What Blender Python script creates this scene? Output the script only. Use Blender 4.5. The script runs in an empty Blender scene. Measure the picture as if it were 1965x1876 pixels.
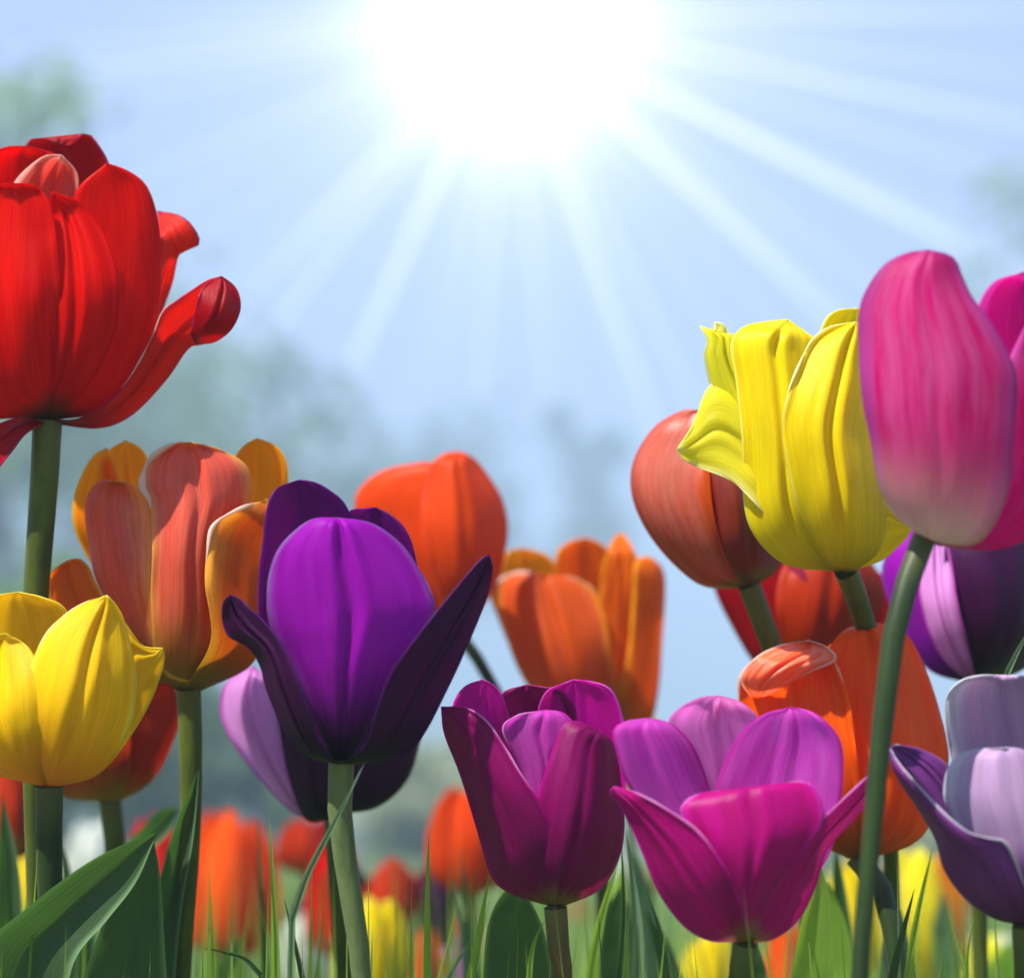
import bpy, math, random
from mathutils import Vector, noise, Matrix
R = math.radians
S = bpy.context.scene
COL = S.collection
random.seed(7)

# ------------------------------------------------------------------ camera
# measurements were taken on a 1965 x 1876 view of the photograph
VW, VH = 1965.0, 1876.0
VFOV = R(32)
F = (VH / 2) / math.tan(VFOV / 2)
HORIZON = 1560.0
PITCH = math.atan((HORIZON - VH / 2) / F)
CAM = Vector((0, 0, 0.34))
cam_d = bpy.data.cameras.new('camera')
cam = bpy.data.objects.new('camera', cam_d)
COL.objects.link(cam)
S.camera = cam
cam.location = CAM
cam.rotation_euler = (R(90) + PITCH, 0, 0)
cam_d.sensor_fit = 'HORIZONTAL'
cam_d.sensor_width = 36
cam_d.lens = 36 * F / VW
cam_d.clip_start = 0.01
cam_d.clip_end = 3000
cam_d.dof.use_dof = True
cam_d.dof.focus_distance = 0.475
cam_d.dof.aperture_fstop = 6.6
FWD = Vector((0, math.cos(PITCH), math.sin(PITCH)))
UP = Vector((0, -math.sin(PITCH), math.cos(PITCH)))
RT = Vector((1, 0, 0))


def ray(x, y):
    return FWD + RT * ((x - VW / 2) / F) + UP * ((VH / 2 - y) / F)


def P3(x, y, D, z=0.0):
    """point of the place seen at (x, y) at distance D along the view; z = px nearer the viewer"""
    return CAM + ray(x, y) * (D - z * D / F)


# ------------------------------------------------------------------ light and sky
BURST_PX = (978, 34)       # where the bright burst painted into the sky stands
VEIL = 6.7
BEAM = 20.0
sd = ray(*BURST_PX).normalized()
# the light on the petals comes from the upper left, a little from the viewer's side
SUN_EL = R(54)
SUN_AZ = R(-135)
ld = Vector((math.sin(SUN_AZ) * math.cos(SUN_EL), math.cos(SUN_AZ) * math.cos(SUN_EL), math.sin(SUN_EL)))
sun_l = bpy.data.lights.new('sun', 'SUN')
sun_l.energy = 4.6
sun_l.angle = R(0.5)
sun_l.color = (1.0, 0.95, 0.87)
sun = bpy.data.objects.new('sun', sun_l)
COL.objects.link(sun)
sun.rotation_euler = (-ld).to_track_quat('-Z', 'Y').to_euler()
sun.location = (0, 0, 5)

W = bpy.data.worlds.new('World')
S.world = W
W.use_nodes = True
nt = W.node_tree
nt.nodes.clear()


class G:
    """tiny node-graph helper"""
    def __init__(s, tree): s.t = tree
    def n(s, typ, **kw):
        nd = s.t.nodes.new(typ)
        for k, v in kw.items(): setattr(nd, k, v)
        return nd
    def put(s, sock, v):
        if isinstance(v, (int, float)): sock.default_value = v
        elif isinstance(v, (tuple, list)):
            v = tuple(v)
            if sock.type == 'RGBA' and len(v) == 3: v = v + (1,)
            sock.default_value = v
        else: s.t.links.new(v, sock)
    def m(s, op, a, b=0.0, c=0.0, clamp=False):
        nd = s.n('ShaderNodeMath', operation=op, use_clamp=clamp)
        s.put(nd.inputs[0], a); s.put(nd.inputs[1], b); s.put(nd.inputs[2], c)
        return nd.outputs[0]
    def dot(s, a, b):
        nd = s.n('ShaderNodeVectorMath', operation='DOT_PRODUCT')
        s.put(nd.inputs[0], a); s.put(nd.inputs[1], b)
        return nd.outputs['Value']
    def mix(s, f, a, b, mode='MIX'):
        nd = s.n('ShaderNodeMix', data_type='RGBA', blend_type=mode)
        s.put(nd.inputs[0], f); s.put(nd.inputs[6], a); s.put(nd.inputs[7], b)
        return nd.outputs[2]
    def ramp(s, f, stops, interp='LINEAR'):
        nd = s.n('ShaderNodeValToRGB')
        nd.color_ramp.interpolation = interp
        e = nd.color_ramp.elements
        while len(e) < len(stops): e.new(0.5)
        for i, (p, c) in enumerate(stops):
            e[i].position = p
            e[i].color = tuple(c) + (1,) if len(c) == 3 else c
        s.put(nd.inputs[0], f)
        return nd.outputs[0]
    def noise(s, vec, scale, detail=2, rough=0.5, dim='3D', w=None):
        nd = s.n('ShaderNodeTexNoise', noise_dimensions=dim)
        if dim != '1D': s.put(nd.inputs['Vector'], vec)
        if w is not None: s.put(nd.inputs['W'], w)
        nd.inputs['Scale'].default_value = scale
        nd.inputs['Detail'].default_value = detail
        nd.inputs['Roughness'].default_value = rough
        return nd.outputs['Fac']


g = G(nt)
sky = g.n('ShaderNodeTexSky', sky_type='NISHITA')
sky.sun_disc = False
sky.sun_elevation = SUN_EL
sky.sun_rotation = SUN_AZ
sky.altitude = 0
sky.air_density = 1.0
sky.dust_density = 0.2
sky.ozone_density = 2.2
tc = g.n('ShaderNodeTexCoord')
d = tc.outputs['Generated']
# glow round the burst, painted into the sky colour by direction
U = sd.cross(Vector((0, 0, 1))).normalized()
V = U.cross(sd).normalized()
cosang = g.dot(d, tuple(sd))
ang = g.m('ARCCOSINE', g.m('MINIMUM', cosang, 0.999999))          # radians from the burst centre
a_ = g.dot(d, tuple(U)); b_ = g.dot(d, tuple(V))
th = g.m('ARCTAN2', a_, g.m('MULTIPLY', b_, -1.0))      # 0 = straight down from the burst centre
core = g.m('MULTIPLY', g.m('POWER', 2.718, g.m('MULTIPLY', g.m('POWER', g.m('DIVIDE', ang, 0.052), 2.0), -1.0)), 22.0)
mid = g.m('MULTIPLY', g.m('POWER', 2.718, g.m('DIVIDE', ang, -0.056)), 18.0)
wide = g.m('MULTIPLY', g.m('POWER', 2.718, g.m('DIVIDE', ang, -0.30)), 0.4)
# beams painted into the sky colour, fanning out from the burst
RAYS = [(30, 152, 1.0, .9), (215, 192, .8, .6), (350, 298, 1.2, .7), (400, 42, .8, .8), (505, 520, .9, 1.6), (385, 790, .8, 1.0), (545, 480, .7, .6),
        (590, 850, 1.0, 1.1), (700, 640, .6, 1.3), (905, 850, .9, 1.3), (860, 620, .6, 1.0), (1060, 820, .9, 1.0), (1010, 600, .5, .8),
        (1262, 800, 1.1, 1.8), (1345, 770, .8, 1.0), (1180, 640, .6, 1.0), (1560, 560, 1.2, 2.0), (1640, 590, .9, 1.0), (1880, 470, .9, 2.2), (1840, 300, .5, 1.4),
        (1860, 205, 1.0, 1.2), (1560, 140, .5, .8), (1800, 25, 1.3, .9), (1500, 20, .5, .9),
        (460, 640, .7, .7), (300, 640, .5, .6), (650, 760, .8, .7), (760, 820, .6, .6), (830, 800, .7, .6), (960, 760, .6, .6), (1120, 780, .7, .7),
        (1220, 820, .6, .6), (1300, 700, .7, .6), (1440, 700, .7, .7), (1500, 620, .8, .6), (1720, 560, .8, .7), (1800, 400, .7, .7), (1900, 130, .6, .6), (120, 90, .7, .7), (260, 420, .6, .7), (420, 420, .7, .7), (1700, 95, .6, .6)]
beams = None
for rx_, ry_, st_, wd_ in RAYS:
    t0 = math.atan2(rx_ - BURST_PX[0], ry_ - 34)
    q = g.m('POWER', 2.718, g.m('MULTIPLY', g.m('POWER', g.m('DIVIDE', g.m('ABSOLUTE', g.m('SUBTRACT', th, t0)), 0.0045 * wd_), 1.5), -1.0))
    L_ = math.hypot(rx_ - BURST_PX[0], ry_ - 34) / F
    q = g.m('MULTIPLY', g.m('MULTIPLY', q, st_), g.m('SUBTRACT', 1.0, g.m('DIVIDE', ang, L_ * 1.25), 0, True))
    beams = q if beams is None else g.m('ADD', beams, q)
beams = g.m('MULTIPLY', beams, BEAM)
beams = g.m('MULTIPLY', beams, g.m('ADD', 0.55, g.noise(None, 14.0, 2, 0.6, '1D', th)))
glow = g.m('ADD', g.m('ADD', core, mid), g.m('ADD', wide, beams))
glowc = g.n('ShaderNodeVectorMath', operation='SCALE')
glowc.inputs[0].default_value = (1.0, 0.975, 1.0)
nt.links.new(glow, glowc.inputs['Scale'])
# thin bright veil over the blue: paler towards the horizon
sepd = g.n('ShaderNodeSeparateXYZ'); g.put(sepd.inputs[0], d)
veil = g.ramp(sepd.outputs[2], [(0.0, (0.60, 0.74, 1.0)), (0.14, (0.52, 0.63, 1.0)), (0.5, (0.46, 0.575, 1.0)), (1.0, (0.34, 0.50, 1.0))])
vs_ = g.n('ShaderNodeVectorMath', operation='SCALE'); nt.links.new(veil, vs_.inputs[0]); vs_.inputs['Scale'].default_value = VEIL
tint = g.mix(1.0, sky.outputs[0], (0.20, 0.20, 0.20), 'MULTIPLY')
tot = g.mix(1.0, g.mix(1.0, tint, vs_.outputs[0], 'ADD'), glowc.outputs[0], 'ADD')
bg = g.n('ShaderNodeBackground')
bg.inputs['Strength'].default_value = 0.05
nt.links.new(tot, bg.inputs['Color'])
wo = g.n('ShaderNodeOutputWorld')
nt.links.new(bg.outputs[0], wo.inputs['Surface'])

S.view_settings.view_transform = 'Standard'
S.view_settings.look = 'None'
S.view_settings.gamma = 1
S.view_settings.use_curve_mapping = False
S.view_settings.exposure = 1.45
S.cycles.max_bounces = 8
S.cycles.transmission_bounces = 6
S.cycles.transparent_max_bounces = 8

# ------------------------------------------------------------------ materials


def new_mat(name):
    m = bpy.data.materials.new(name)
    m.use_nodes = True
    m.node_tree.nodes.clear()
    return m, G(m.node_tree)


def finish(g, col, bump_h, rough=0.4, trans=0.45, tcol=None, bump=0.3, dist=0.001, spec=0.4, sheen=0.0):
    t = g.t
    bp = g.n('ShaderNodeBump')
    bp.inputs['Strength'].default_value = bump
    bp.inputs['Distance'].default_value = dist
    g.put(bp.inputs['Height'], bump_h)
    p = g.n('ShaderNodeBsdfPrincipled')
    g.put(p.inputs['Base Color'], col)
    p.inputs['Roughness'].default_value = rough
    p.inputs['Specular IOR Level'].default_value = spec
    p.inputs['Sheen Weight'].default_value = sheen
    p.inputs['Sheen Roughness'].default_value = 0.4
    t.links.new(bp.outputs[0], p.inputs['Normal'])
    o = g.n('ShaderNodeOutputMaterial')
    if trans > 0:
        tr = g.n('ShaderNodeBsdfTranslucent')
        g.put(tr.inputs['Color'], tcol if tcol is not None else col)
        t.links.new(bp.outputs[0], tr.inputs['Normal'])
        mx = g.n('ShaderNodeMixShader')
        mx.inputs[0].default_value = trans
        t.links.new(p.outputs[0], mx.inputs[1])
        t.links.new(tr.outputs[0], mx.inputs[2])
        t.links.new(mx.outputs[0], o.inputs['Surface'])
    else:
        t.links.new(p.outputs[0], o.inputs['Surface'])


def petal_mat(name, main, base=None, edge=None, streak=None, sat=1.0, basew=0.22, edgew=0.35,
              streaks=0.5, trans=0.5, rough=0.36, tcol=None, bump=0.32, spec=0.22):
    """petal pigment: a base blotch, a margin colour and feathered streaks along the length"""
    base = base or main; edge = edge or main; streak = streak or main
    m, g = new_mat(name)
    uv = g.n('ShaderNodeUVMap').outputs[0]
    sp = g.n('ShaderNodeSeparateXYZ'); g.put(sp.inputs[0], uv)
    v, u = sp.outputs[0], sp.outputs[1]
    info = g.n('ShaderNodeObjectInfo')
    rnd = info.outputs['Random']
    cmb = g.n('ShaderNodeCombineXYZ')
    g.put(cmb.inputs[0], g.m('MULTIPLY', v, 13.0)); g.put(cmb.inputs[1], g.m('MULTIPLY', u, 2.4)); g.put(cmb.inputs[2], g.m('MULTIPLY', rnd, 40.0))
    st = g.noise(cmb.outputs[0], 1.0, 6, 0.72)
    cmb2 = g.n('ShaderNodeCombineXYZ')
    g.put(cmb2.inputs[0], g.m('MULTIPLY', v, 90.0)); g.put(cmb2.inputs[1], g.m('MULTIPLY', u, 3.0)); g.put(cmb2.inputs[2], g.m('MULTIPLY', rnd, 40.0))
    fine = g.noise(cmb2.outputs[0], 1.0, 2, 0.6)
    cmb3 = g.n('ShaderNodeCombineXYZ')
    g.put(cmb3.inputs[0], g.m('MULTIPLY', v, 3.2)); g.put(cmb3.inputs[1], g.m('MULTIPLY', u, 2.2)); g.put(cmb3.inputs[2], g.m('MULTIPLY', rnd, 30.0))
    big = g.noise(cmb3.outputs[0], 1.0, 2, 0.5)
    c = g.mix(g.ramp(st, [(0.35, (0, 0, 0)), (0.68, (streaks,) * 3)]), main, streak)
    # margin
    ev = g.m('ABSOLUTE', g.m('SUBTRACT', g.m('MULTIPLY', v, 2.0), 1.0))
    e1 = g.m('MAXIMUM', g.m('POWER', ev, 3.0), g.m('POWER', u, 9.0))
    e1 = g.m('ADD', e1, g.m('MULTIPLY', g.m('SUBTRACT', st, 0.5), 0.9))
    ef = g.ramp(e1, [(1.0 - edgew, (0, 0, 0)), (1.0, (1, 1, 1))])
    c = g.mix(ef, c, edge)
    # base blotch; for the violet petal, painted shade low in the cup
    bf = g.m('ADD', u, g.m('MULTIPLY', g.m('SUBTRACT', st, 0.5), 0.22))
    bfr = g.ramp(bf, [(0.0, (1, 1, 1)), (max(0.02, basew), (0, 0, 0))], 'EASE')
    c = g.mix(bfr, c, base)
    hs = g.n('ShaderNodeHueSaturation')
    g.put(hs.inputs['Value'], g.m('ADD', 0.53, g.m('ADD', g.m('MULTIPLY', fine, 0.60), g.m('MULTIPLY', big, 0.40))))
    hs.inputs['Saturation'].default_value = sat * 1.06
    g.put(hs.inputs['Color'], c)
    h = g.m('ADD', g.m('MULTIPLY', fine, 0.5), g.m('MULTIPLY', st, 1.0))
    tcc = hs.outputs[0] if tcol is None else g.mix(g.m('MULTIPLY', g.m('SUBTRACT', 1.0, bfr), 0.75), hs.outputs[0], tcol)
    gm = g.n('ShaderNodeGamma'); g.put(gm.inputs[0], tcc); gm.inputs[1].default_value = 0.72
    finish(g, hs.outputs[0], h, rough, min(0.8, trans * 1.25), gm.outputs[0], bump, 0.0009, spec)
    return m


def leaf_mat(name, main, dark, trans=0.35, edge=None, rough=0.42, tcol=None):
    m, g = new_mat(name)
    uv = g.n('ShaderNodeUVMap').outputs[0]
    sp = g.n('ShaderNodeSeparateXYZ'); g.put(sp.inputs[0], uv)
    v, u = sp.outputs[0], sp.outputs[1]
    rnd = g.n('ShaderNodeObjectInfo').outputs['Random']
    cmb = g.n('ShaderNodeCombineXYZ')
    g.put(cmb.inputs[0], g.m('MULTIPLY', v, 26.0)); g.put(cmb.inputs[1], g.m('MULTIPLY', u, 2.0)); g.put(cmb.inputs[2], g.m('MULTIPLY', rnd, 40.0))
    st = g.noise(cmb.outputs[0], 1.0, 4, 0.65)
    tco = g.n('ShaderNodeTexCoord').outputs['Object']
    bl = g.noise(tco, 30.0, 3, 0.55)
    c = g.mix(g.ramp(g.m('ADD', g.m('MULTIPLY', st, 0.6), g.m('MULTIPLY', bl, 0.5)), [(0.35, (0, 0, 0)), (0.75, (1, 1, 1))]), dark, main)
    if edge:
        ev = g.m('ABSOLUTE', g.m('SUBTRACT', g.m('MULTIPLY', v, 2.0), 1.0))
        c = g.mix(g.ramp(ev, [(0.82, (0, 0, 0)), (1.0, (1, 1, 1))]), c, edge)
    finish(g, c, st, rough, trans, tcol or c, 0.4, 0.001, 0.45, 0.1)
    return m


def stem_mat(name, main, dark):
    m, g = new_mat(name)
    tco = g.n('ShaderNodeTexCoord').outputs['Object']
    mp = g.n('ShaderNodeMapping'); g.put(mp.inputs[0], tco); mp.inputs['Scale'].default_value = (350, 350, 18)
    st = g.noise(mp.outputs[0], 1.0, 4, 0.65)
    bl = g.noise(tco, 32.0, 4, 0.6)
    c = g.mix(g.ramp(g.m('ADD', g.m('MULTIPLY', st, 0.6), g.m('MULTIPLY', bl, 0.6)), [(0.42, (0, 0, 0)), (0.74, (1, 1, 1))]), dark, main)
    sp = g.n('ShaderNodeSeparateXYZ'); g.put(sp.inputs[0], g.n('ShaderNodeUVMap').outputs[0])
    c = g.mix(g.ramp(g.m('ADD', sp.outputs[1], g.m('MULTIPLY', bl, 0.04)), [(0.0, (.7, .7, .7)), (0.06, (0, 0, 0))]), c, (0.20, 0.20, 0.06))
    finish(g, c, st, 0.45, 0.18, c, 0.35, 0.0006, 0.4, 0.1)
    return m


M = {}
M['red'] = petal_mat('red_petal', (0.72, 0.0010, 0.0008), (0.09, 0.06, 0.01), (0.72, 0.012, 0.01), (0.84, 0.014, 0.001), basew=0.16, streaks=0.8, edgew=0.2, spec=0.08)
M['redcrim'] = petal_mat('crimson_petal', (0.48, 0.012, 0.025), (0.14, 0.02, 0.02), (0.5, 0.06, 0.16), (0.5, 0.01, 0.01), basew=0.1)
M['redpink'] = petal_mat('coral_red_petal', (0.85, 0.07, 0.05), (0.25, 0.02, 0.05), (0.55, 0.03, 0.14), (0.9, 0.13, 0.1), basew=0.35)
M['peach'] = petal_mat('salmon_petal', (0.80, 0.15, 0.09), (0.34, 0.26, 0.015), (0.95, 0.52, 0.16), (0.88, 0.28, 0.20), basew=0.40, edgew=0.55, streaks=0.8, rough=0.24, spec=0.6)
M['peachor'] = petal_mat('orange_petal', (0.85, 0.24, 0.03), (0.34, 0.25, 0.01), (0.95, 0.55, 0.12), (0.75, 0.13, 0.03), basew=0.36, edgew=0.5, streaks=0.6)
M['amber'] = petal_mat('amber_petal', (0.92, 0.42, 0.03), (0.5, 0.3, 0.02), (0.98, 0.66, 0.14), (0.95, 0.28, 0.02), basew=0.2, streaks=0.6, trans=0.64)
M['yelor'] = petal_mat('golden_petal', (0.91, 0.66, 0.03), (0.78, 0.36, 0.01), (0.93, 0.80, 0.12), (0.86, 0.52, 0.02), basew=0.5, streaks=0.6, trans=0.42)
M['yellow'] = petal_mat('yellow_petal', (0.90, 0.78, 0.004), (0.66, 0.58, 0.01), (0.94, 0.90, 0.25), (0.86, 0.62, 0.0), basew=0.2, streaks=0.7, edgew=0.25, trans=0.45)
M['yelpale'] = petal_mat('pale_yellow_petal', (0.95, 0.90, 0.10), (0.92, 0.82, 0.01), (0.96, 0.95, 0.50), (0.9, 0.86, 0.1), basew=0.35, edgew=0.5, trans=0.62)
M['maroon'] = petal_mat('maroon_petal', (0.50, 0.05, 0.012), (0.46, 0.30, 0.01), (0.5, 0.05, 0.02), (0.45, 0.03, 0.015), basew=0.38, trans=0.4)
M['purple'] = petal_mat('violet_petal', (0.44, 0.03, 0.50), (0.02, 0.007, 0.022), (0.40, 0.22, 0.58), (0.60, 0.06, 0.70), basew=0.42, edgew=0.32, streaks=0.9, tcol=(0.66, 0.04, 0.74), trans=0.6)  # near-black base paints in the shade low in the cup
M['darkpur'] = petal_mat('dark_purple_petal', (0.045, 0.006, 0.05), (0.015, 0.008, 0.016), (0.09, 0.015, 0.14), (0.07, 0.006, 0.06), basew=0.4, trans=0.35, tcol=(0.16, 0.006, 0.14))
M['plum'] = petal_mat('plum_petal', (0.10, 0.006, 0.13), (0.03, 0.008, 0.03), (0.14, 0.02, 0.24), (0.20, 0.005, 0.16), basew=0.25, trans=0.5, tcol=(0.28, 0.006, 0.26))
M['lilac'] = petal_mat('lilac_petal', (0.80, 0.38, 0.78), (0.36, 0.12, 0.42), (0.60, 0.12, 0.55), (0.86, 0.48, 0.86), basew=0.3, edgew=0.5, streaks=0.9)  # on the purple tulips its paleness is side light painted in
M['orred'] = petal_mat('orange_red_petal', (0.80, 0.10, 0.02), (0.7, 0.12, 0.01), (0.82, 0.18, 0.10), (0.88, 0.16, 0.03), basew=0.2)
M['orange'] = petal_mat('bright_orange_petal', (0.90, 0.27, 0.015), (0.36, 0.24, 0.01), (0.97, 0.50, 0.07), (0.76, 0.12, 0.015), basew=0.36, streaks=0.8, edgew=0.4)
M['rust'] = petal_mat('rust_petal', (0.72, 0.15, 0.03), (0.36, 0.22, 0.01), (0.92, 0.46, 0.07), (0.84, 0.24, 0.14), basew=0.3, streaks=0.6, edgew=0.4)
M['salmon'] = petal_mat('highlit_salmon_petal', (0.66, 0.13, 0.08), (0.16, 0.12, 0.01), (0.72, 0.13, 0.03), (0.78, 0.30, 0.22), basew=0.15, edgew=0.3, streaks=0.9, rough=0.25, spec=0.6)  # pinkish highlight of the left side mixed into the pigment
M['brown'] = petal_mat('shaded_salmon_petal', (0.20, 0.025, 0.015), (0.13, 0.08, 0.01), (0.26, 0.05, 0.02), (0.27, 0.035, 0.02), basew=0.2, trans=0.25, rough=0.3, spec=0.6)  # shadow of the yellow tulip painted in as dark brown red
M['pink'] = petal_mat('pink_petal', (0.74, 0.03, 0.27), (0.78, 0.70, 0.52), (0.60, 0.12, 0.46), (0.80, 0.26, 0.52), basew=0.40, edgew=0.6, streaks=0.75, trans=0.6)
M['pinkb'] = petal_mat('bright_pink_petal', (0.84, 0.03, 0.34), (0.5, 0.2, 0.15), (0.80, 0.22, 0.62), (0.86, 0.10, 0.46), basew=0.2, edgew=0.6, trans=0.62)
M['orr'] = petal_mat('vermilion_petal', (0.95, 0.115, 0.006), (0.40, 0.13, 0.01), (0.95, 0.20, 0.03), (0.95, 0.23, 0.010), basew=0.30, streaks=0.9, edgew=0.2)
M['magdark'] = petal_mat('wine_magenta_petal', (0.27, 0.007, 0.13), (0.30, 0.22, 0.06), (0.46, 0.015, 0.26), (0.19, 0.006, 0.09), basew=0.17, edgew=0.35, trans=0.4, streaks=0.7, tcol=(0.40, 0.006, 0.16))
M['magenta'] = petal_mat('magenta_petal', (0.64, 0.018, 0.36), (0.30, 0.015, 0.12), (0.70, 0.16, 0.62), (0.62, 0.035, 0.50), basew=0.3, edgew=0.2, trans=0.5)
M['magin'] = petal_mat('orchid_petal', (0.80, 0.13, 0.70), (0.55, 0.02, 0.35), (0.74, 0.07, 0.54), (0.86, 0.28, 0.78), basew=0.25, edgew=0.25, streaks=0.8, trans=0.64)
M['magpale'] = petal_mat('pale_orchid_petal', (0.88, 0.38, 0.74), (0.66, 0.1, 0.5), (0.80, 0.26, 0.66), (0.68, 0.14, 0.52), basew=0.25, edgew=0.25, streaks=0.6, trans=0.64)
M['magout'] = petal_mat('rose_magenta_petal', (0.55, 0.012, 0.27), (0.40, 0.30, 0.12), (0.72, 0.08, 0.52), (0.38, 0.012, 0.13), basew=0.15, edgew=0.3, streaks=0.8, trans=0.45, tcol=(0.6, 0.01, 0.3))
M['greyl'] = petal_mat('silvery_lilac_petal', (0.54, 0.34, 0.52), (0.32, 0.05, 0.30), (0.68, 0.64, 0.72), (0.44, 0.32, 0.56), basew=0.5, edgew=0.75, streaks=0.7, trans=0.35)
M['greyd'] = petal_mat('deep_violet_petal', (0.20, 0.04, 0.20), (0.08, 0.012, 0.09), (0.52, 0.50, 0.64), (0.21, 0.08, 0.32), basew=0.3, edgew=0.10, streaks=0.6, trans=0.25)
M['rimw'] = petal_mat('pale_rim_highlight', (0.85, 0.62, 0.52), streak=(0.9, 0.8, 0.7), trans=0.4, rough=0.25)  # pale rim colours stand in for highlights along petal edges
M['rimo'] = petal_mat('peach_rim_highlight', (0.88, 0.50, 0.26), streak=(0.9, 0.7, 0.5), trans=0.4, rough=0.25)
M['rimy'] = petal_mat('cream_rim_highlight', (0.92, 0.88, 0.45), streak=(0.95, 0.95, 0.7), trans=0.4, rough=0.3)
M['rimm'] = petal_mat('orchid_rim_highlight', (0.80, 0.30, 0.68), streak=(0.85, 0.5, 0.8), trans=0.4, rough=0.3)
M['rims'] = petal_mat('silver_rim', (0.62, 0.62, 0.70), streak=(0.8, 0.8, 0.85), trans=0.3, rough=0.3)
M['rimp'] = petal_mat('violet_rim', (0.36, 0.22, 0.60), streak=(0.5, 0.3, 0.7), trans=0.4, rough=0.3)
M['redpale'] = petal_mat('highlit_red_petal', (0.80, 0.10, 0.08), (0.7, 0.02, 0.01), (0.88, 0.62, 0.55), (0.85, 0.35, 0.28), basew=0.2, edgew=0.5, streaks=0.9, rough=0.28)  # whitish edge and streaks paint the highlight on the crumpled crest
M['lip'] = petal_mat('highlit_orange_lip', (0.93, 0.17, 0.03), streak=(0.95, 0.55, 0.42), edge=(0.95, 0.66, 0.55), basew=0.05, edgew=0.45, streaks=0.9, rough=0.25, spec=0.6)  # pale edge and streaks paint the highlight on the rolled lip
M['white'] = petal_mat('white_petal', (0.82, 0.84, 0.80), (0.6, 0.7, 0.4), (0.85, 0.86, 0.84), (0.8, 0.82, 0.74))

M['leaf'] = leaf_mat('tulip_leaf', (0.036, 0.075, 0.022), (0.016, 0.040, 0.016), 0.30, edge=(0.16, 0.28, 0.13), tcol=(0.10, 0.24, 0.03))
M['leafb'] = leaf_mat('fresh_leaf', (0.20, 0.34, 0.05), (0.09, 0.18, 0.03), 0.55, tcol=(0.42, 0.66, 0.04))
M['leafp'] = leaf_mat('silvery_leaf', (0.20, 0.32, 0.16), (0.10, 0.20, 0.09), 0.4)
M['grass'] = leaf_mat('grass_blade', (0.24, 0.38, 0.04), (0.07, 0.15, 0.02), 0.55, tcol=(0.46, 0.68, 0.04))
M['stem'] = stem_mat('green_stem', (0.10, 0.135, 0.012), (0.04, 0.06, 0.008))
M['stemd'] = stem_mat('dark_stem', (0.026, 0.055, 0.008), (0.012, 0.028, 0.004))
M['stemp'] = stem_mat('pale_stem', (0.17, 0.22, 0.08), (0.07, 0.11, 0.03))
M['stemr'] = stem_mat('russet_stem', (0.20, 0.10, 0.04), (0.06, 0.07, 0.02))

# ------------------------------------------------------------------ mesh helpers


def tag(o, label=None, cat=None, group=None, kind=None):
    if label: o['label'] = label
    if cat: o['category'] = cat
    if group: o['group'] = group
    if kind: o['kind'] = kind
    return o


def catmull(pts, n):
    """resample a polyline of vectors by arc length along a smooth curve"""
    pts = [Vector(p) for p in pts]
    if len(pts) == 2:
        return [pts[0].lerp(pts[1], i / (n - 1)) for i in range(n)]
    ext = [pts[0] * 2 - pts[1]] + pts + [pts[-1] * 2 - pts[-2]]
    dense = []
    for i in range(1, len(ext) - 2):
        p0, p1, p2, p3 = ext[i - 1:i + 3]
        for k in range(10):
            t = k / 10
            dense.append(0.5 * ((2 * p1) + (p2 - p0) * t + (2 * p0 - 5 * p1 + 4 * p2 - p3) * t * t + (3 * p1 - p0 - 3 * p2 + p3) * t ** 3))
    dense.append(pts[-1])
    L = [0]
    for a, b in zip(dense, dense[1:]): L.append(L[-1] + (b - a).length)
    out = []; j = 0
    for i in range(n):
        s = L[-1] * i / (n - 1)
        while j < len(L) - 2 and L[j + 1] < s: j += 1
        seg = L[j + 1] - L[j]
        out.append(dense[j].lerp(dense[j + 1], (s - L[j]) / seg if seg > 1e-9 else 0))
    return out


def sheet(name, grid, mat, parent=None, uvs=None):
    """grid[i][j] of points -> one smooth mesh with a UV map (x across, y along)"""
    nu, nv = len(grid), len(grid[0])
    me = bpy.data.meshes.new(name)
    vs = [p for row in grid for p in row]
    fs = [(i * nv + j, i * nv + j + 1, (i + 1) * nv + j + 1, (i + 1) * nv + j) for i in range(nu - 1) for j in range(nv - 1)]
    me.from_pydata([tuple(p) for p in vs], [], fs)
    uv = me.uv_layers.new(name='UVMap')
    for poly in me.polygons:
        for li in poly.loop_indices:
            k = me.loops[li].vertex_index
            uv.data[li].uv = ((k % nv) / (nv - 1), (k // nv) / (nu - 1))
        poly.use_smooth = True
    me.materials.append(mat)
    o = bpy.data.objects.new(name, me)
    COL.objects.link(o)
    if parent:
        o.parent = parent
        o.matrix_parent_inverse = parent.matrix_world.inverted()
    return o


def thick(o, t):
    md = o.modifiers.new('thickness', 'SOLIDIFY')
    md.thickness = t; md.offset = 0; md.use_even_offset = False


def sstep(a, b, x):
    t = max(0, min(1, (x - a) / (b - a)))
    return t * t * (3 - 2 * t)


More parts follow.
